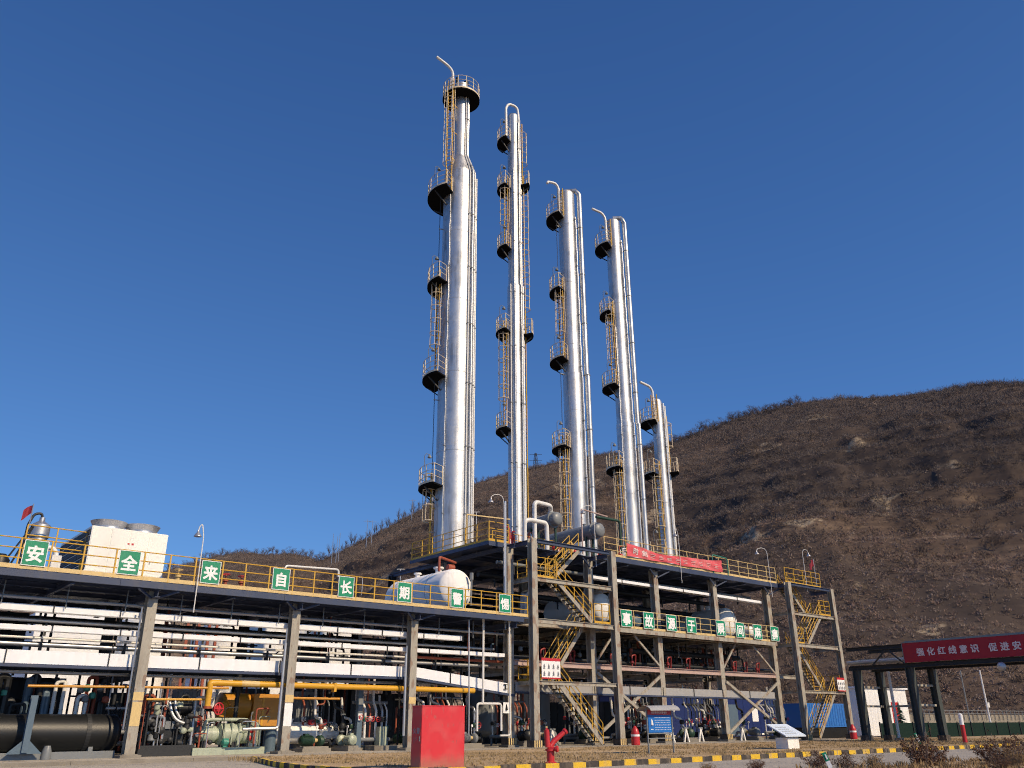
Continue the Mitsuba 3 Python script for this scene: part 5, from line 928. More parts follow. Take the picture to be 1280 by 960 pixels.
# engine and compressor
k = thing('gas_engine', 'black gas engine with hoses and pipes beside the first rack column', 'engine')
put(k + '__block', M().box(11.3, 12.6, 34.9, 35.9, 0.45, 1.25).box(11.45, 12.45, 35.0, 35.8, 1.25, 1.5), SOOT)
put(k + '__base', M().box(10.9, 13.0, 34.6, 36.1, 0.0, 0.38), DARK)
for q in range(5): put(k + '__cylinder_head', M().box(11.35 + q * 0.25, 11.55 + q * 0.25, 34.82, 34.895, 0.95, 1.22), GREY)
put(k + '__flywheel', M().lathe([(0.42, 0), (0.42, 0.1), (0.36, 0.1), (0.36, 0.14)], (12.62, 35.4, 0.85), (1, 0, 0), 24), DARK, 40)
put(k + '__hose', M().tube([(11.9, 34.85, 1.9), (12.0, 34.75, 1.5), (12.2, 34.7, 1.25), (12.5, 34.7, 1.15)], 0.06, 8, bend=0.2).tube([(12.1, 34.85, 1.95), (12.15, 34.75, 1.6), (12.35, 34.7, 1.3)], 0.05, 8), GALV, 40)
for i, (x, h) in enumerate(((11.1, 2.3), (11.5, 2.6), (11.75, 2.5))): put(k + '__pipe', M().tube([(x, 34.8, 0.3), (x, 34.8, h)], 0.04, 8), (DARK, GALV, RUST)[i], 40)
put(k + '__air_filter', M().lathe([(0.2, 0), (0.26, 0.06), (0.26, 0.5), (0.2, 0.56)], (12.25, 35.0, 1.7), (1, 0, 0), 20), SOOT, 40)
k = thing('compressor', 'pale green compressor skid with a bent pipe over it between the first two rack columns', 'compressor')
put(k + '__base', M().box(12.9, 15.9, 34.5, 36.0, 0.0, 0.26), GREENM)
put(k + '__housing', M().lathe([(0.18, 0), (0.30, 0.05), (0.30, 0.72), (0.24, 0.76), (0.24, 0.84), (0.40, 0.88), (0.40, 1.7), (0.30, 1.78), (0.36, 1.82), (0.36, 2.15), (0.2, 2.25)], (13.15, 35.0, 0.75), (1, 0, 0), 26), GREENM, 35)
put(k + '__rib', M().box(14.1, 14.14, 34.58, 35.4, 0.36, 1.15).box(14.4, 14.44, 34.58, 35.4, 0.36, 1.15).box(14.7, 14.74, 34.58, 35.4, 0.36, 1.15), GREENM)
put(k + '__pipe', M().tube([(13.35, 34.75, 0.9), (13.35, 34.75, 1.28), (15.15, 34.75, 1.28), (15.15, 34.75, 0.9)], 0.065, 10, bend=0.2), GREENM, 40)
put(k + '__separator', M().lathe([(0.1, 0.3), (0.24, 0.36), (0.24, 0.95), (0.08, 1.1)], (15.45, 34.85, 0.1), n=20), GREENM, 40)
put(k + '__oil_pump', M().lathe([(0.08, 0), (0.15, 0.05), (0.15, 0.25), (0.05, 0.3)], (14.0, 34.5, 0.45), (1, 0, 0), 14).box(14.05, 14.25, 34.42, 34.58, 0.27, 0.4), TEAL, 40)
put(k + '__foot', M().box(13.3, 13.5, 34.7, 35.3, 0.26, 0.5), DARK); put(k + '__foot', M().box(14.5, 14.7, 34.7, 35.3, 0.26, 0.45), DARK)
k = thing('orange_duct', 'orange box duct and drum casing standing on blue legs left of the second rack column', 'duct')
put(k + '__casing', M().box(15.95, 17.2, 36.3, 37.5, 1.0, 2.32), ORANGE)
put(k + '__corner_strip', M().box(16.35, 16.43, 36.285, 36.298, 1.02, 2.18).box(17.12, 17.2, 36.285, 36.298, 1.02, 2.18), GAS)
put(k + '__drum', M().lathe([(0.1, -0.1), (0.52, 0.0), (0.52, 1.2), (0.1, 1.3)], (14.7, 36.9, 1.85), (1, 0, 0), 26), ORANGE, 40)
put(k + '__duct_bend', M().tube([(14.9, 36.6, 1.9), (14.6, 36.2, 1.9), (14.5, 36.2, 1.4)], 0.16, 12, bend=0.2), ORANGE, 40)
for x, y in ((16.1, 36.5), (16.9, 36.45)): put(k + '__leg', M().lathe([(0.26, 0.0), (0.26, 1.0)], (x, y, 0), n=22), SLATE, 40)
for x, y, lab in ((13.6, 37.6, 'grey ribbed cooler case behind the compressor'), (19.0, 37.4, 'grey cabinet behind the second rack column')):
    k = thing('cooler_case', lab, 'cooler'); put(k + '__casing', M().box(x - 0.5, x + 0.5, y, y + 0.6, 0.1, 2.5), GREY)
    for q in range(5): put(k + '__fin', M().box(x - 0.45 + q * 0.2, x - 0.38 + q * 0.2, y - 0.04, y - 0.002, 0.3, 2.4), GREY)
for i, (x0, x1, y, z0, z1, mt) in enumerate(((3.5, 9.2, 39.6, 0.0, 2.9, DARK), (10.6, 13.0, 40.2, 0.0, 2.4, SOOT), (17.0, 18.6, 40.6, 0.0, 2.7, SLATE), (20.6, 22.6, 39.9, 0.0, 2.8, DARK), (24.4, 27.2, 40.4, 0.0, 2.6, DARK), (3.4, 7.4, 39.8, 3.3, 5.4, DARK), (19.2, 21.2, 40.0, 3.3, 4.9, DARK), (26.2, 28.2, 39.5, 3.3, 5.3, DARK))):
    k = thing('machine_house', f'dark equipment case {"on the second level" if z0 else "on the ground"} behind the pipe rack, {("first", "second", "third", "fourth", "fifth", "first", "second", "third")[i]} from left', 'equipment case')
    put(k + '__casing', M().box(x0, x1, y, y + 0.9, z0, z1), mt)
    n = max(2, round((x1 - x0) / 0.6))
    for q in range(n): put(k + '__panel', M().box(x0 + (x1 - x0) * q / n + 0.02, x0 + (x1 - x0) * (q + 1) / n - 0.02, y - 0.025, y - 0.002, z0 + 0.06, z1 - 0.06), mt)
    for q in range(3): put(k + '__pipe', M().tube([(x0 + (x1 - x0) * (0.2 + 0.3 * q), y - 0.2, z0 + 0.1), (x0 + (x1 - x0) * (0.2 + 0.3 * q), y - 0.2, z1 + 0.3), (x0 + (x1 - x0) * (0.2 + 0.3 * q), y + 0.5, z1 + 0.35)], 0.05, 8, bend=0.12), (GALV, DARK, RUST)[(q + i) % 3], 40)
lying_vessel('white_receiver', 'dull white horizontal receiver low behind the second rack column', 'vessel', (17.2, 37.0, 0.75), (1, 0, 0), 3.0, 0.45, WHITE, 0.0)
NTH = ('first', 'second', 'third', 'fourth', 'fifth', 'sixth', 'seventh', 'eighth', 'ninth', 'tenth', 'eleventh', 'twelfth', 'thirteenth', 'fourteenth', 'fifteenth', 'sixteenth', 'seventeenth', 'eighteenth', 'nineteenth', 'twentieth')
PCOL = {PIPEW: 'white', SOOT: 'black', RUST: 'rust red', GREY: 'grey', DARK: 'dark', GALV: 'silver'}
G1, G2 = 'pump skids under the pipe rack', 'pump skids under the process structure'
for i, (x, y, rz) in enumerate(((18.3, 35.2, 0.2), (20.0, 35.4, 1.6), (20.9, 36.3, 1.5), (23.4, 34.9, 0.1), (24.2, 37.2, 0.3), (25.0, 35.0, 1.5), (26.3, 34.7, 0.2))):
    pump_skid(x, y, rz, 0.9, 100 + i, f'small pump skid with flanged pipes under the pipe rack, {NTH[i]} from the left', G1, (DGREEN, GREENM, GREY, TEAL)[i % 4])
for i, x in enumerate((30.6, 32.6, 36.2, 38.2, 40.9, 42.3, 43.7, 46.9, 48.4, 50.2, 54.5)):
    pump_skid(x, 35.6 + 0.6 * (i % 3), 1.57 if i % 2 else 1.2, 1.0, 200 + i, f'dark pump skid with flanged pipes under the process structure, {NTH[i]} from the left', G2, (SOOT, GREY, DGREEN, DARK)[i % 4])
for i, (x, y, h) in enumerate(((19.3, 36.7, 2.2), (21.2, 35.2, 2.0), (24.4, 36.1, 1.4), (26.6, 36.6, 2.3))): manifold(x, y, 0.0, 300 + i, f'bank of upright pipes with valves under the pipe rack, {NTH[i]} from the left', 'valve manifolds under the pipe rack', 6, h, 1.8)
for i, (x, y) in enumerate(((31.2, 37.5), (36.8, 37.8), (41.2, 37.2), (43.0, 38.4), (47.4, 37.3), (49.6, 38.2), (54.8, 36.6))): manifold(x, y, 0.0, 320 + i, f'bank of upright pipes deep under the process structure, {NTH[i]} from left', 'valve manifolds under the process structure', 8, 2.2, 2.8)
for i, (x, y) in enumerate(((38.5, 37.0), (43.1, 36.6), (49.0, 36.8), (31.0, 36.9))): manifold(x, y, 0.0, 340 + i, 'red and grey pipes with valves on the middle level of the process structure', 'pipework on the middle level', 6, 1.6, 3.2) if False else None
upright_vessel(32.4, 41.5, 0.95, 0.8, 2.6, 'fat grey upright vessel behind the white pipe loop', GREY)
upright_vessel(36.6, 41.5, 0.90, 0.8, 2.7, 'fat grey upright vessel behind the foot of the central stair tower', GREY)
upright_vessel(29.9, 42.2, 0.8, 0.8, 2.6, 'dark upright vessel behind the red cabinet', DARK)
upright_vessel(19.9, 40.6, 0.8, 0.7, 2.4, 'dark upright vessel behind the third rack column', DARK)
for i, (x, y) in enumerate(((41.3, 34.75), (42.75, 34.85), (44.2, 34.9), (48.3, 34.8), (32.0, 35.0))):   # white A-shaped pipe supports
    k = thing('pipe_stand', f'white A shaped pipe support under the process structure, {("second", "third", "fourth", "rightmost", "leftmost")[i]} of five', 'pipe support', 'white pipe supports')
    put(k + '__leg', M().bar((x, y, 0.75), (x - 0.22, y, 0.0), 0.10), WHITE); put(k + '__leg', M().bar((x, y, 0.75), (x + 0.22, y, 0.0), 0.10), WHITE)
    put(k + '__cross_arm', M().box(x - 0.2, x + 0.2, y - 0.06, y + 0.06, 0.75, 0.83), GREY)
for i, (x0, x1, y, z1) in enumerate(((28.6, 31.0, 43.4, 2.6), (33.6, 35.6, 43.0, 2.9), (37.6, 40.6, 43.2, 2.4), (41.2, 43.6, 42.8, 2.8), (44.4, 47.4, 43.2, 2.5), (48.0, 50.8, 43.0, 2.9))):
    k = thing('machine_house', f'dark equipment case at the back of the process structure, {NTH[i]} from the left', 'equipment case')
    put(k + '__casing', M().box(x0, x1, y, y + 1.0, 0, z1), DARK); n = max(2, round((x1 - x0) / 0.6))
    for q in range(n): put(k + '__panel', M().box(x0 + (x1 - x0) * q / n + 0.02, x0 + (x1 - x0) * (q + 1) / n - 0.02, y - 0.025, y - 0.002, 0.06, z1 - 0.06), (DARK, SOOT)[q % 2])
for i, (x, y) in enumerate(((29.6, 36.4), (35.6, 36.9), (39.0, 36.6), (42.0, 37.0), (44.6, 36.8), (48.0, 36.6), (50.6, 37.0))):
    k = thing('hung_pipework', f'dark tangle of bent pipes on the middle process level, {NTH[i]} from left', 'pipework'); r2 = random.Random(i + 90)
    for q in range(9):
        u, v_ = x + r2.uniform(-1.2, 1.2), y + r2.uniform(-0.9, 2.5); z0_ = 4.1; h_ = r2.uniform(0.5, 1.8); e = r2.uniform(-0.9, 0.9)
        put(k + '__pipe', M().tube([(u, v_, z0_), (u, v_, z0_ + h_), (u + e, v_ + 0.1, z0_ + h_ + 0.05), (u + e, v_ + 0.1, 5.85)], r2.uniform(0.04, 0.09), 8, bend=0.14), r2.choice((DARK, DARK, SOOT, GREY, RUST, SLATE)), 40)
    for q in range(3):
        u, v_, z0_ = x + r2.uniform(-1, 1), y + r2.uniform(-.9, .8), r2.uniform(4.4, 5.2)
        put(k + '__valve', M().lathe([(0.08, 0), (0.13, 0.05), (0.13, 0.2), (0.08, 0.25)], (u, v_, z0_), n=12), r2.choice((DARK, RUST, GREY)), 40)
for i, (x, y) in enumerate(((10.9, 36.4), (12.3, 36.6), (14.6, 37.9))): manifold(x, y, 0.0, 360 + i, f'bank of upright pipes with valves behind the engine and compressor, {NTH[i]} from the left', 'valve manifolds behind the compressor', 7, 1.7, 1.6)
k = thing('small_pipework', 'tangle of thin pipes and fittings around the pale green compressor', 'pipework'); r2 = random.Random(77)
for q in range(16):
    u, v_ = r2.uniform(10.9, 15.6), r2.uniform(34.45, 34.7); h_ = r2.uniform(0.5, 1.9); e = r2.uniform(-0.6, 0.6)
    put(k + '__pipe', M().tube([(u, v_, 0.27), (u, v_, h_), (u + e, v_ + 0.05, h_ + 0.02), (u + e, v_ + 0.3, h_ - 0.2)], r2.choice((0.018, 0.025, 0.035)), 7, bend=0.1), r2.choice((GALV, DARK, GREENM, GALV, RUST)), 40)
for q in range(8): put(k + '__fitting', M().lathe([(0.05, 0), (0.09, 0.03), (0.09, 0.12), (0.05, 0.15)], (r2.uniform(11, 15.4), 34.6, r2.uniform(0.4, 1.2)), (0, 1, 0), 12), r2.choice((DARK, GREENM, GALV, RED)), 40)
r2 = random.Random(31)
for i in range(34):                                         # dark drops and hangers between the trays and the back of the rack
    x, y = 4.2 + i * 0.71 + r2.uniform(-.2, .2), r2.uniform(35.6, 40.0); z0_, z1_ = r2.choice(((2.9, 5.8), (3.2, 5.8), (0.1, 5.8), (0.1, 3.1), (4.0, 5.8))); e = r2.uniform(-0.8, 0.8)
    k = thing('drop_pipe', 'dark upright pipe inside the pipe rack behind the white trays', 'pipe', 'dark upright pipes inside the pipe rack')
    rr = r2.choice((0.035, 0.05, 0.05, 0.09)); zm = z0_ + (z1_ - z0_) * r2.uniform(0.3, 0.8)
    put(k + '__pipe_run', M().tube([(x, y, z0_), (x, y, zm), (x + e, y, zm + 0.05), (x + e, y, z1_)], rr, 8, bend=0.12), r2.choice((DARK, SOOT, DARK, GREY, RUST)), 40)
    if i % 2: put(k + '__bracket', M().bar((x - 0.25, y, zm - 0.3), (x + 0.25, y, zm - 0.3), 0.06), DARK)
k = thing('engine_pipework', 'dense black pipework, hoses and fittings around the gas engine', 'pipework')
for q in range(34):
    u, v_ = r2.uniform(10.75, 13.0), r2.uniform(34.55, 36.0); h_ = r2.uniform(0.7, 2.2); e = r2.uniform(-0.7, 0.7)
    put(k + '__pipe', M().tube([(u, v_, 0.35), (u, v_, h_), (u + e, v_ + 0.05, h_ + 0.03), (u + e, v_ + 0.1, h_ - r2.uniform(0.1, 0.7))], r2.choice((0.025, 0.04, 0.06, 0.08)), 8, bend=0.12), r2.choice((SOOT, DARK, SOOT, DARK, GREY, RUST, GALV)), 40)
for q in range(20):
    put(k + '__fitting', M().lathe([(0.05, 0), (r2.uniform(0.08, 0.17), 0.04), (0.12, 0.2), (0.05, 0.25)], (r2.uniform(10.9, 12.9), r2.uniform(34.5, 34.9), r2.uniform(0.4, 1.7)), r2.choice(((0, 1, 0), (1, 0, 0), (0, 0, 1))), 14), r2.choice((SOOT, DARK, DARK, GREY, GREENM)), 40)
k = thing('receiver_pipework', 'dark standpipes and valves crowded behind the black receiver', 'pipework')
for q in range(26):
    u, v_ = r2.uniform(3.6, 10.0), r2.uniform(36.0, 38.0); h_ = r2.uniform(1.6, 2.9); e = r2.uniform(-0.5, 0.5)
    put(k + '__pipe', M().tube([(u, v_, 0.0), (u, v_, h_), (u + e, v_, h_ + 0.03), (u + e, v_, h_ - r2.uniform(0.3, 1.4))], r2.choice((0.04, 0.06, 0.09, 0.13)), 8, bend=0.12), r2.choice((SOOT, DARK, SOOT, DARK, SLATE, RUST)), 40)
for q in range(12): put(k + '__valve', M().lathe([(0.07, 0), (0.13, 0.05), (0.13, 0.2), (0.07, 0.25)], (r2.uniform(4, 10), r2.uniform(35.9, 36.2), r2.uniform(1.5, 2.3)), n=12), r2.choice((DARK, RUST, TEAL, GREY)), 40)
k = thing('back_stair', 'dark steel stair silhouetted at the back of the pipe rack between the first two columns', 'stair')
put(k + '__stringer', M().bar((18.6, 41.0, 3.2), (22.0, 41.0, 5.5), 0.06, 0.24), DARK); put(k + '__stringer', M().bar((18.6, 41.9, 3.2), (22.0, 41.9, 5.5), 0.06, 0.24), DARK)
for q in range(11): put(k + '__tread', M().box(18.62 + q * 0.31, 18.9 + q * 0.31, 41.05, 41.85, 3.26 + q * 0.21, 3.29 + q * 0.21), DARK)
put(k + '__handrail', M().bar((18.6, 41.0, 4.2), (22.0, 41.0, 6.4), 0.05).bar((18.6, 41.0, 3.2), (18.6, 41.0, 4.2), 0.05).bar((20.3, 41.0, 4.3), (20.3, 41.0, 5.3), 0.05), DARK)
# pipework on the red level and between decks of the process structure
PIPES = ((28.8, 51.5, 35.2, 4.35, 0.09, DARK), (28.8, 51.5, 36.4, 4.25, 0.12, GREY), (35, 57, 37.3, 4.6, 0.10, DARK), (29, 51.5, 38.4, 4.4, 0.16, GALV), (29, 51.5, 41.0, 4.5, 0.14, DARK), (35, 51.5, 42.5, 8.7, 0.2, GALV), (29, 51.5, 37.6, 8.9, 0.14, DARK),
                                        (29, 51.5, 43.6, 7.9, 0.22, DARK), (36, 51.5, 40.6, 7.2, 0.10, GREY), (28.5, 51.5, 35.3, 9.2, 0.10, GREY), (29, 51.5, 36.8, 5.25, 0.16, DARK), (29, 51.5, 39.2, 5.1, 0.2, SOOT), (29, 51.5, 44.0, 5.2, 0.25, DARK), (29, 51.5, 38.6, 8.2, 0.16, DARK), (29, 51.5, 41.6, 7.6, 0.2, SOOT), (29, 51.5, 44.9, 8.8, 0.28, DARK), (29, 51.5, 44.6, 6.9, 0.2, DARK), (3, 28, 36.2, 5.2, 0.12, DARK), (3, 28, 37.4, 4.95, 0.10, DARK), (3, 28, 37.9, 3.5, 0.08, RUST), (3, 28, 36.6, 3.25, 0.10, DARK), (3, 28, 36.9, 4.0, 0.06, GREY), (3, 28, 38.4, 3.75, 0.10, DARK), (3, 28, 34.9, 4.62, 0.07, GALV), (3, 28, 35.3, 3.82, 0.09, GALV), (3, 28, 34.8, 2.84, 0.06, GALV), (3, 28, 35.1, 4.04, 0.05, PIPEW))
WH = [('under the upper deck' if q[3] > 6 else 'on the middle level of the process structure' if q[0] > 25 else 'inside the pipe rack') for q in PIPES]
for i, (x0, x1, y, z, r, mt) in enumerate(PIPES):
    where = WH[i]; rank = sum(1 for w_, q in zip(WH, PIPES) if w_ == where and q[3] > z)
    k = thing('process_pipe', f'{PCOL[mt]} process pipe running {where}, {NTH[rank]} from the top', 'pipe', f'long process pipes {where}')
    put(k + '__pipe_run', M().tube([(x0, y, z), (x1, y, z)], r, 10), mt, 40)
    for x in np.arange(x0 + 1.2, x1, 2.9): put(k + '__support', M().bar((x, y, z - r - 0.45), (x, y, z - r), 0.07), DARK)
for i, x in enumerate((31.2, 33.4, 36.6, 38.4, 41.6, 43.4, 46.8, 48.2, 49.4, 50.8)):
    k = thing('red_valve', f'red valve with a bent riser on the middle process level, {NTH[i]} from left', 'valve', 'red valves on the middle level'); y = 34.9
    put(k + '__riser', M().tube([(x, y, 4.09), (x, y, 4.75), (x + 0.35, y, 4.85), (x + 0.35, y + 0.1, 4.09)], 0.05, 8, bend=0.12), VRED, 40)
    put(k + '__valve_body', M().lathe([(0.07, 0), (0.11, 0.04), (0.11, 0.16), (0.07, 0.2)], (x, y, 4.3), n=12), (VRED, VRED, DARK)[i % 3], 40)
for i, (x, y, z) in enumerate(((31.2, 35.3, ZU), (29.7, 35.4, ZU), (33.4, 36.0, ZU), (35.4, 36.3, ZU), (38.6, 35.5, ZU), (37.7, 36.3, ZU))):
    k = thing('deck_manifold', f'small pipe cluster with a red valve near the heat exchangers, {("second", "first", "third", "fourth", "sixth", "fifth")[i]} from left', 'pipework', 'pipe clusters on the upper deck'); r2 = random.Random(i + 60)
    for q in range(5):
        u, h = x + r2.uniform(-.5, .5), r2.uniform(0.5, 1.3)
        put(k + '__pipe', M().tube([(u, y, z), (u, y, z + h), (u + r2.uniform(-.4, .4), y + .1, z + h + .05)], 0.045, 8, bend=0.1), r2.choice((PIPEW, RUST, RED, GALV, PALEY)), 40)
    put(k + '__valve', M().lathe([(0.09, 0), (0.13, 0.05), (0.13, 0.2), (0.09, 0.25)], (x, y, z + 0.5), n=12), RED, 40)
    put(k + '__drip_tray', M().box(x - 0.5, x + 0.5, y - 0.3, y + 0.4, z + 0.003, z + 0.12), RUST)
for i, (x, y) in enumerate(((40.8, 36.5), (43.4, 37.0), (46.4, 37.6), (33.2, 38.0))):
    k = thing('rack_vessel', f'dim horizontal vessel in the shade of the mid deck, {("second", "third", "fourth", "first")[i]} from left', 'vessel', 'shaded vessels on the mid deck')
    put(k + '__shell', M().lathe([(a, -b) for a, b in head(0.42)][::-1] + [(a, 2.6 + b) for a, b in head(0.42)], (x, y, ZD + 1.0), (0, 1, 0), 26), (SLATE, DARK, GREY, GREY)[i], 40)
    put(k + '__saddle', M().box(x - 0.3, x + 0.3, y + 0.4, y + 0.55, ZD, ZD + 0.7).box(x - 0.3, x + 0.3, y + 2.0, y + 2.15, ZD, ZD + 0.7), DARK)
for i, (x, y) in enumerate(((21.9, 35.0),)):
    k = thing('control_cabinet', 'pale green control cabinet on a plinth left of the third rack column', 'cabinet')
    put(k + '__casing', M().box(21.35, 21.75, 34.8, 35.2, 0.2, 0.98), GREENM); put(k + '__door', M().box(21.38, 21.72, 34.785, 34.798, 0.24, 0.94), GREENM)
    put(k + '__plinth', M().box(21.0, 22.5, 34.6, 35.4, 0.0, 0.2), CONC)
k = thing('warning_strip', 'tall narrow board of warning pictograms on a dark post left of the third rack column', 'sign')
put(k + '__post', M().box(20.35, 20.6, 35.1, 35.3, 0, 3.0), SLATE)
for q in range(3): put(k + '__plate', M().box(20.37, 20.58, 35.075, 35.098, 1.25 + q * 0.32, 1.53 + q * 0.32), SIGNW if q == 0 else GREY)
k = thing('warning_plate', 'small white warning plate with a black triangle on the last rack column', 'sign')
put(k + '__plate', M().box(27.75, 28.15, 33.86, 33.88, 1.55, 2.05), SIGNW)
put(k + '__pictogram', M().tube([(27.95, 33.85, 1.70), (27.95, 33.85, 1.98)], [0.13, 0.01], 3), SOOT)
# ---------------------------------------------------------------- buildings behind
def shed(name, label, x0, x1, y0, y1, z1, material, bays, roofm, door=None):
    k = thing(name, label, 'building')
    n = max(1, round((x1 - x0) / bays))
    put(k + '__wall', M().box(x0, x1, y0, y1, -0.05, z1), material)
    for i in range(n):
        a, b = x0 + (x1 - x0) * i / n, x0 + (x1 - x0) * (i + 1) / n
        put(k + '__cladding_panel', M().box(a + 0.012, b - 0.012, y0 - 0.03, y0 - 0.002, 0.0, z1 - 0.02), material)
    put(k + '__roof', M().box(x0 - 0.15, x1 + 0.15, y0 - 0.2, y1 + 0.15, z1 + 0.002, z1 + 0.16), roofm)
    if door: put(k + '__door', M().box(door[0], door[1], y0 - 0.05, y0 - 0.031, 0.05, door[2]), door[3])
    return k
w = shed('workshop', 'long white panelled workshop seen through the pipe rack between the trays', 24.9, 33.4, 58, 70, 8.2, CORR, 1.7, TRAY)
put(w + '__downpipe', M().tube([(29.6, 57.9, 8.1), (29.6, 57.9, 0.2)], 0.08, 8), RUST, 40)
shed('store_building', 'white store building at the far left seen under the pipe rack', 11.2, 15.2, 58, 68, 7.3, CORR, 1.3, TRAY)
for i, (x, r, z1) in enumerate(((17.7, 1.55, 7.4), (23.0, 1.35, 7.6))):
    k = thing('white_silo', ('white upright storage tank behind the first rack column', 'white upright storage tank with a spiral stair left of the workshop')[i], 'tank')
    put(k + '__shell', M().lathe([(r, 0), (r, z1), (r * 0.6, z1 + 0.35), (0.05, z1 + 0.5)], (x, 58.5, 0), n=40), WHITE, 40)
    if i:
        t = np.linspace(math.pi * 1.15, math.pi * 1.8, 14); m = M()
        for q, a in enumerate(t): c = np.array([math.cos(a), math.sin(a)]); m.box(x + c[0] * (r + .3) - .2, x + c[0] * (r + .3) + .2, 58.5 + c[1] * (r + .3) - .2, 58.5 + c[1] * (r + .3) + .2, 1 + q * 0.45, 1.05 + q * 0.45)
        put(k + '__stair', m, GREY)
m = M()
k = thing('rusty_frame', 'rust brown pipe frame standing behind the rack between the two white tanks', 'frame')
for x in (19.6, 20.3, 21.0, 21.5): put(k + '__post', M().bar((x, 56, 0), (x, 56, 7.3), 0.16), RUST)
put(k + '__beam', M().bar((19.4, 56, 7.3), (21.7, 56, 7.3), 0.16, 0.2).bar((19.4, 56, 4.8), (21.7, 56, 4.8), 0.16, 0.2), DARK)
k = shed('blue_shed', 'long blue shed, coloured deep blue for shade, behind the right part of the process structure', 56.5, 73, 48, 56, 3.4, BLUED, 1.2, BLUED, (64.5, 66.2, 2.6, SLATE))
put(k + '__window', M().box(68.3, 69.2, 47.945, 47.968, 1.2, 2.3), SIGNW)
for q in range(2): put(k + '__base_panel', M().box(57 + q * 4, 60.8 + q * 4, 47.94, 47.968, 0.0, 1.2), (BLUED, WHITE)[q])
k = thing('blue_container', 'bright blue site container behind the right stair tower', 'container')
put(k + '__box', M().box(61.2, 67.0, 38, 40.4, 0.72, 2.45), BLUEP)
for q in range(16): put(k + '__rib', M().box(61.25 + q * 0.36, 61.42 + q * 0.36, 37.975, 37.998, 0.82, 2.36), BLUEP)
put(k + '__frame', M().box(61.15, 61.22, 37.96, 37.999, 0.72, 2.47).box(66.98, 67.05, 37.96, 37.999, 0.72, 2.47), BLUEP)
put(k + '__base', M().box(61.3, 66.9, 38.1, 40.3, -0.1, 0.715), SOOT)
k = shed('white_cabin', 'white site cabin with one red panel behind the gantry columns', 73.4, 81.4, 40, 41.7, 3.85, CORR, 1.15, TRAY)
put(k + '__red_panel', M().box(78.3, 79.5, 39.945, 39.968, 1.0, 2.75), RED)
for lab, x, y, s in (('conifer', 76.9, 38.6, 1.0),):
    k = thing('conifer', 'dark spindly conifer against the white cabin', 'tree')
    m = M(); rr2 = random.Random(3)
    for q in range(220):
        z = rr2.uniform(0.4, 2.7); a = rr2.uniform(0, 6.28); L = (2.9 - z) * 0.30; m.tube([(x, y, z), (x + L * math.cos(a), y + L * math.sin(a), z - 0.12)], [0.04, 0.01], 3, caps=False)
    put(k + '__crown', m, DGREEN); put(k + '__trunk', M().tube([(x, y, 0), (x, y, 2.8)], [0.06, 0.02], 6), TWIGD)

# ---------------------------------------------------------------- pipe gantry over the road with its banner
PIERS = mat('gantry_grey', worn((0.055, 0.065, 0.062), (0.10, 0.09, 0.08), 0.4), 0.5)
gk = thing('pipe_gantry', 'dark steel pipe gantry crossing the road on the right carrying a red banner', 'gantry')
for x in (51.45, 54.2):
    for y in (24.75, 28.1):
        c = put(gk + '__column', hcolumn(M(), x, y, -0.05, 4.05, 0.42, 0.40), PIERS)
        put(c + '__base_guard', M().box(x - 0.27, x + 0.27, y - 0.27, y + 0.27, -0.05, 0.30), KB)
    put(gk + '__girder', ibeam(M(), (x, 8, 4.14), (x, 28.6, 4.14), 0.3, 0.26), DARK)
    put(gk + '__girder', ibeam(M(), (x, 8, 5.26), (x, 28.6, 5.26), 0.24, 0.22), DARK)
    m = M()
    for q in range(9): m.bar((x, 9 + q * 2, 4.26), (x, 10 + q * 2, 5.16), 0.08).bar((x, 10 + q * 2, 5.16), (x, 11 + q * 2, 4.26), 0.08)
    put(gk + '__lattice', m, DARK)
for y in (24.75, 28.1):
    put(gk + '__tie', M().bar((51.7, y, 3.05), (53.95, y, 3.05), 0.09, 0.12), BEIGE); put(gk + '__tie', M().bar((51.7, y, 1.95), (53.95, y, 1.95), 0.09, 0.12), BEIGE)
for z in (1.95, 3.05): put(gk + '__tie', M().bar((54.2, 25.0, z), (54.2, 27.9, z), 0.09, 0.12), BEIGE)
for q, (x, mt) in enumerate(((52.1, GALV), (52.7, DARK), (53.3, GREY), (53.8, DARK))): put(gk + '__pipe', M().tube([(x, 8, 4.5 + 0.06 * q), (x, 29, 4.5 + 0.06 * q)], 0.14, 10), mt, 40)
put(gk + '__cover', M().box(51.3, 51.6, 8, 24.75, 5.40, 5.50), GREY)
put(gk + '__lamp', M().lathe([(0.22, 0), (0.24, 0.06), (0.18, 0.16), (0.05, 0.2)], (51.0, 19.45, 3.78), (-1, 0, 0.0), 18), GALV, 40)
bk = thing('road_banner', 'dark red banner with pale characters along the gantry over the road', 'banner')
put(bk + '__board', M().box(51.20, 51.26, 12.0, 24.85, 4.28, 5.38), BANNERD)
put(bk + '__edge_strip', M().box(51.19, 51.27, 12.0, 24.86, 5.385, 5.43).box(51.19, 51.27, 24.855, 24.89, 4.26, 5.385), GREY)
yy = 24.05
for ch in '强化红线意识 促进安全':
    if ch != ' ': put(bk + '__character', place(glyph(ch, 0.46, 0.012), (51.198, yy, 4.62), (0, -1, 0), (0, 0, 1)), LETTER)
    yy -= 0.615 if ch != ' ' else 0.36
k = thing('gantry_leg', 'slim pale pipe post under the gantry between the dark columns', 'post')
put(k + '__shaft', M().tube([(53.6, 27.2, 0), (53.6, 27.2, 4.0)], 0.09, 10), PIPEW, 40); put(k + '__foot', M().box(53.4, 53.8, 27.0, 27.4, -0.03, 0.14), CONC)

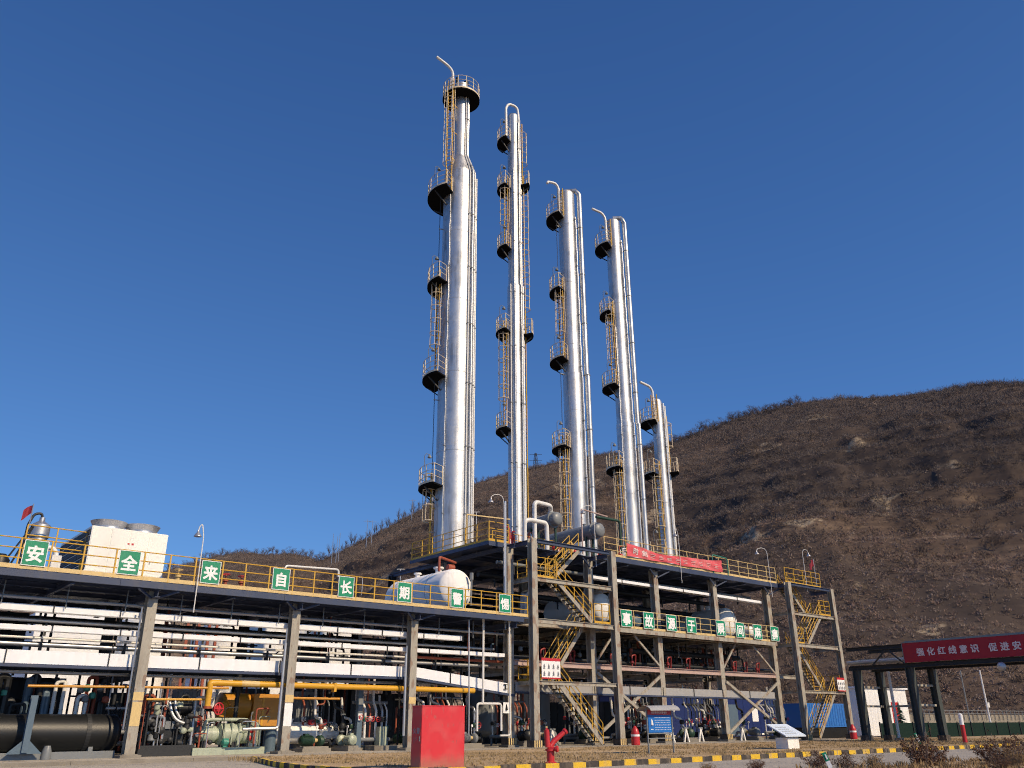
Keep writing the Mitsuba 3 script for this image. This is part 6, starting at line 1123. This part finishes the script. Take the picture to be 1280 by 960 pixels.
# fence, wall and poles beyond
fk = thing('site_fence', 'low dark green sheet fence along the far side of the site on the right', 'fence')
for q in range(28): put(fk + '__panel', M().box(59.6 + q * 2.4, 61.96 + q * 2.4, 31.5, 31.54, -0.1, 0.98), FENCE)
for q in range(29): put(fk + '__post', M().box(59.55 + q * 2.4, 59.62 + q * 2.4, 31.43, 31.495, -0.1, 1.06), DARK)
wk = thing('retaining_wall', 'pale grey retaining wall with a railing at the foot of the hill on the right', 'wall')
for q in range(16): put(wk + '__block', M().box(82 + q * 4, 85.97 + q * 4, 41.0, 41.5, -0.2, 1.75), CONC)
m = M()
for z in (1.85, 2.15): m.bar((82, 40.9, z), (146, 40.9, z), 0.05)
for q in range(60): m.bar((82 + q * 1.08, 40.9, 1.2), (82 + q * 1.08, 40.9, 2.2), 0.06)
stuff(put(wk + '__guard_rail', m, GREY))
k = thing('lamp_post', 'thin white lamp post beyond the fence at the far right', 'lamp post')
put(k + '__post', M().tube([(82, 33.2, 0), (82, 33.2, 5.3)], [0.09, 0.06], 8), PIPEW, 40); put(k + '__fitting', M().box(82.05, 82.35, 33.1, 33.3, 2.2, 2.6), PIPEW)
k = thing('lamp_post', 'dark thin pole beyond the fence between the gantry columns and the lamp post', 'pole')
put(k + '__post', M().tube([(79, 33.6, 0), (79, 33.6, 5.2)], 0.05, 8), GREY, 40)
k = thing('marker_post', 'red and white striped post on the verge right of the gantry columns', 'post')
for q in range(2): put(k + '__band', M().lathe([(0.11, 0), (0.11, (0.92, 0.5)[q])], (48.3, 21.0, (-0.05, 0.87)[q]), n=14), (RED, SIGNW)[q], 40)
put(k + '__cap', M().lathe([(0.12, 0), (0.04, 0.06)], (48.3, 21.0, 1.371), n=14), SIGNW, 40)
put(k + '__foot', M().box(48.05, 48.55, 20.75, 21.25, -0.03, 0.02), CONC)
for x, y, z, h, lean, lab in ((18.8, 11.2, -0.10, 0.46, -0.16, 'short leaning green and white marker stake among the dry bushes in front'), (43.2, 20.9, -0.03, 0.55, -0.18, 'short green and white marker stake on the verge left of the gantry columns')):
    k = thing('marker_stake', lab, 'post'); a, b = np.array([x, y, z]), np.array([x + lean * 0.6, y - lean * 0.8, z + h])
    for q, (f, g, mt) in enumerate(((0, 0.30, SIGNW), (0.30, 0.62, SIGNW), (0.62, 1.0, SIGN))): put(k + '__section', M().bar(a + (b - a) * (f + 0.004), a + (b - a) * (g - 0.004), 0.09), (SIGN, SIGNW, SIGN)[q])
    put(k + '__arrow', M().bar(a + (b - a) * 0.70 + [-0.05, -0.05, 0], a + (b - a) * 0.92 + [-0.05, -0.05, 0], 0.03), SIGNW)

# ---------------------------------------------------------------- the verge in front of the plant
k = thing('alarm_cabinet', 'big red steel cabinet lettered for fire alarm on the verge', 'cabinet')
x0, x1, y0, y1, z1 = 13.03, 14.40, 19.2, 19.66, 1.46
b_ = trimesh.creation.box((x1 - x0, y1 - y0, z1 + 0.08)); bev = 0.012
put(k + '__casing', M().box(x0, x1, y0, y1, -0.06, z1), REDBOX)
put(k + '__top', M().box(x0 - 0.012, x1 + 0.012, y0 - 0.012, y1 + 0.012, z1 + 0.001, z1 + 0.02), REDBOX)
put(k + '__door', M().box(x0 - 0.008, x0 - 0.001, y0 + 0.02, y1 - 0.02, 0.02, z1 - 0.03), REDBOX)
put(k + '__handle', M().box(x0 - 0.03, x0 - 0.009, y0 + 0.05, y0 + 0.07, 0.62, 0.74), GREY)
for i, ch in enumerate('火警'): put(k + '__character', place(glyph(ch, 0.15, 0.003), (x0 - 0.009, y1 - 0.08 - i * 0.165, 0.80), (0, -1, 0), (0, 0, 1)), FADED)
put(k + '__number', place((lambda m: (np.array(m.vertices), np.array(m.faces)))(meshkit.text_mesh('119', 0.07, 0.003)), (x0 - 0.009, y1 - 0.09, 0.64), (0, -1, 0), (0, 0, 1)), FADED)
k = thing('fire_hydrant', 'red fire hydrant with a slanting nozzle arm on the verge behind the kerb', 'hydrant'); hx, hy = 17.25, 18.95
put(k + '__barrel', M().lathe([(0.16, -0.05), (0.16, 0.02), (0.105, 0.04), (0.105, 0.30), (0.15, 0.31), (0.15, 0.36), (0.09, 0.38), (0.09, 0.44)], (hx, hy, 0), n=22), RED, 35)
put(k + '__riser', M().tube([(hx - 0.10, hy, 0.40), (hx - 0.12, hy + 0.02, 0.86)], 0.075, 14).lathe([(0.03, 0), (0.03, 0.05)], (hx - 0.12, hy + 0.02, 0.86), n=8), RED, 40)
put(k + '__nozzle_arm', M().tube([(hx, hy, 0.42), (hx + 0.12, hy - 0.02, 0.56), (hx + 0.44, hy - 0.16, 0.82)], [0.08, 0.075, 0.065], 14).lathe([(0.09, 0), (0.09, 0.06)], (hx + 0.42, hy - 0.15, 0.80), (0.32, -0.14, 0.26), 14), RED, 40)
put(k + '__side_outlet', M().lathe([(0.06, 0), (0.06, 0.14), (0.085, 0.14), (0.085, 0.2)], (hx - 0.03, hy - 0.06, 0.36), (0.5, -0.8, 0), 14), RED, 40)
put(k + '__chain', M().torus((hx + 0.10, hy - 0.14, 0.30), (0.5, -0.8, 0), 0.05, 0.008, 10), GALV, 40)
put(k + '__cap', M().lathe([(0.03, 0), (0.03, 0.05)], (hx - 0.12, hy + 0.02, 0.91), n=8), PALEY, 40)
for x, y, lab in ((35.35, 32.2, 'red fire extinguisher case at the foot of the central stair tower'), (57.2, 32.2, 'red fire extinguisher case at the foot of the right stair tower')):
    k = thing('extinguisher_case', lab, 'fire extinguisher')
    put(k + '__body', M().lathe([(0.22, 0), (0.23, 0.05), (0.22, 0.55), (0.17, 0.75), (0.05, 0.92), (0.03, 0.93)], (x, y, 0), n=20), RED, 40)
    put(k + '__label_band', M().lathe([(0.226, 0.42), (0.229, 0.42), (0.227, 0.52), (0.222, 0.52)], (x, y, 0), n=20), SIGNW, 40)
# notice board with a curved roof
k = thing('notice_board', 'blue notice board with a red header and a curved white roof on thin legs', 'notice board'); bx0, bx1, by = 25.5, 26.92, 22.6
put(k + '__panel', M().box(bx0 + 0.06, bx1 - 0.06, by - 0.02, by + 0.02, 0.70, 1.32), BLUEB)
put(k + '__header', M().box(bx0 + 0.06, bx1 - 0.06, by - 0.022, by + 0.02, 1.322, 1.50), RED)
for x in (bx0, bx1): put(k + '__leg', M().bar((x, by, -0.05), (x, by, 1.56), 0.045), GREY)
put(k + '__cross_bar', M().bar((bx0, by, 0.50), (bx1, by, 0.50), 0.035).bar((bx0, by, 0.67), (bx1, by, 0.67), 0.035), GREY)
t = np.linspace(R(200), R(-20), 12) if False else np.linspace(R(165), R(15), 12)
V = np.vstack([[(bx0 - 0.14, by - 0.36 * math.cos(a) * -1, 1.42 + 0.22 * math.sin(a)), (bx1 + 0.14, by + 0.36 * math.cos(a), 1.44 + 0.24 * math.sin(a))] for a in t])
F = [[2 * i, 2 * i + 1, 2 * i + 3] for i in range(11)] + [[2 * i, 2 * i + 3, 2 * i + 2] for i in range(11)]
V2 = np.vstack([V, V - [0, 0, 0.02]]); put(k + '__roof', (V2, np.vstack([F, np.array(F)[:, ::-1] + len(V)])), GTRAY, True)
m = M(); q_ = random.Random(8)
for r_ in range(6):
    z = 1.22 - r_ * 0.085; xx = bx0 + 0.42
    while xx < bx1 - 0.14: l = q_.uniform(0.03, 0.09); m.box(xx, min(xx + l, bx1 - 0.12), by - 0.024, by - 0.0205, z - 0.007, z + 0.007); xx += l + 0.03
put(k + '__printed_lines', m, SIGNW)
m = M()
for i in range(9): m.box(bx0 + 0.26 + i * 0.10, bx0 + 0.33 + i * 0.10, by - 0.026, by - 0.0225, 1.37, 1.45)
put(k + '__header_lettering', m, LETTER)
put(k + '__pictogram', M().tube([(bx0 + 0.24, by - 0.022, 0.96), (bx0 + 0.24, by - 0.022, 1.08), (bx0 + 0.24, by - 0.022, 1.18)], [0.06, 0.05, 0.01], 6).box(bx0 + 0.17, bx0 + 0.31, by - 0.024, by - 0.0205, 0.80, 0.83), SIGNW)
# slanted information plinth
k = thing('info_plinth', 'white plinth with a slanted silver information panel on the verge', 'plinth'); ix, iy = 34.25, 22.4
put(k + '__pedestal', M().box(ix - 0.42, ix + 0.42, iy - 0.3, iy + 0.3, -0.04, 0.42), WHITE)
put(k + '__panel', M().add([(ix - 0.75, iy - 0.45, 0.46), (ix - 0.75, iy + 0.45, 0.92), (ix + 0.80, iy - 0.45, 0.46), (ix + 0.80, iy + 0.45, 0.92), (ix - 0.75, iy - 0.45, 0.51), (ix - 0.75, iy + 0.45, 0.97), (ix + 0.80, iy - 0.45, 0.51), (ix + 0.80, iy + 0.45, 0.97)],
    [[0, 1, 3], [0, 3, 2], [4, 6, 7], [4, 7, 5], [0, 2, 6], [0, 6, 4], [1, 5, 7], [1, 7, 3], [0, 4, 5], [0, 5, 1], [2, 3, 7], [2, 7, 6]]), PANEL)
put(k + '__neck', M().box(ix - 0.2, ix + 0.2, iy - 0.18, iy + 0.18, 0.42, 0.62), GREY)
m = M()
for r_ in range(4): z = 0.60 + r_ * 0.08; y = iy - 0.45 + (z - 0.51) / 0.46 * 0.9; m.box(ix - 0.5, ix + 0.3, y - 0.02, y + 0.01, z - 0.005, z + 0.012)
put(k + '__printed_lines', m, GREY)

# dry grass and bushes
def blades(n, x0, x1, y0, y1, z, h0, h1, rg, dens=0.45, seed=1):
    p = np.stack([rg.uniform(x0, x1, n), rg.uniform(y0, y1, n), np.full(n, z)], 1)
    d = meshkit.fbm(p * [0.6, 0.6, 0], 3, seed); p = p[d + rg.uniform(-.15, .15, n) > dens]
    return p, rg.uniform(h0, h1, len(p))
p, h = blades(22000, 13.0, 62, 18.75, 31.3, -0.03, 0.03, 0.12, rg, 0.5)
tag(put('dry_grass', tufts(p, h, 0.10, 4, 1.0, rg), STRAW), 'thin dead straw coloured grass on the verge', 'grass', kind='stuff')
p, h = blades(2600, 16.5, 50, 8.0, 12.4, -0.10, 0.06, 0.24, rg, 0.42, 4)
p = p[(p[:, 1] < 10.4 + 0.1 * p[:, 0].clip(0, 25))]; h = h[:len(p)]
tag(put('roadside_grass', tufts(p, h, 0.09, 4, 1.0, rg), LEAFST), 'dead brown grass along the near side of the road', 'grass', kind='stuff')
def bush(seed, h, w):
    r_ = np.random.default_rng(seed); st_ = M(); V, F, LV, LF = [], [], [], []
    for q in range(30):
        a, t = r_.uniform(0, 6.28), r_.uniform(0.1, 1.15); L = h * r_.uniform(0.7, 1.05) * (1 - 0.18 * t)
        d = np.array([math.cos(a) * math.sin(t) * w, math.sin(a) * math.sin(t) * w, math.cos(t)]); e = np.array([math.cos(a) * 0.06, math.sin(a) * 0.06, -0.03])
        mid = e + d * L * 0.5 + r_.normal(0, 0.03, 3); tip = e + d * L + [0, 0, 0.05]
        st_.tube([e, mid, tip], [0.011, 0.007, 0.003], 4, caps=False)
        for s in range(9):
            f = r_.uniform(0.25, 1); b = (mid + (tip - mid) * (f * 2 - 1)) if f > 0.5 else e + (mid - e) * f * 2
            dd = d * 0.5 + r_.normal(0, 0.6, 3); dd[2] = abs(dd[2]) * 0.8; dd /= np.linalg.norm(dd); l = h * r_.uniform(0.15, 0.36)
            side = np.cross(dd, r_.normal(0, 1, 3)); side *= 0.0045 / np.linalg.norm(side)
            F.append(np.array([[0, 1, 2]]) + 3 * len(V)); V.append(np.array([b - side, b + side, b + dd * l]))
            for u in range(8):
                c = b + dd * l * r_.uniform(0.3, 1.05) + r_.normal(0, 0.015, 3); n1, n2 = r_.normal(0, 1, 3), r_.normal(0, 1, 3)
                n1 *= 0.024 / np.linalg.norm(n1); n2 *= 0.015 / np.linalg.norm(n2)
                LF.append(np.array([[0, 1, 2], [0, 2, 3]]) + 4 * len(LV)); LV.append(np.array([c - n1, c - n2, c + n1, c + n2]))
    return st_.mesh(), (np.vstack(V), np.vstack(F)), (np.vstack(LV), np.vstack(LF))
BUSH = []
for i in range(3):
    a, b, c = bush(70 + i, 0.75, 0.95); BUSH.append((mikit.ply(a, TWIG), mikit.ply(b, (TWIGR, TWIG, TWIGD)[i]), mikit.ply(c, (LEAFBR, LEAFST, LEAFBR)[i])))
BUSHES = ((17.9, 14.0, .30, 1), (19.3, 13.6, .34, 0), (20.9, 12.9, .50, 0), (21.6, 12.5, .46, 2), (22.6, 12.3, .42, 1), (24.0, 11.6, .84, 0), (24.8, 11.75, .62, 2), (26.6, 10.7, .86, 0), (25.6, 9.9, .55, 1), (23.2, 9.4, .42, 0), (18.2, 9.3, .34, 1), (28.6, 10.9, .70, 2))
BORD = np.argsort(np.argsort([-math.atan2(q[1], q[0]) for q in BUSHES]))
for i, (x, y, s, b) in enumerate(BUSHES):
    k = thing('dry_bush', f'dry reddish brown bush at bottom right beside the road, {NTH[BORD[i]]} from the left', 'bush', 'dry roadside bushes')
    m = T().translate([x, y, -0.12]).rotate([0, 0, 1], 47.0 * i).scale([s * 1.35, s * 1.35, s * (1.15 + 0.12 * (i % 3))])
    for n_, d in zip(('stem', 'twig', 'leaf'), BUSH[b]): scene[f'{k}__{n_}'] = {**d, 'to_world': m}
    for n_ in ('twig', 'leaf'): labels[f'{k}__{n_}'] = {'kind': 'stuff'}
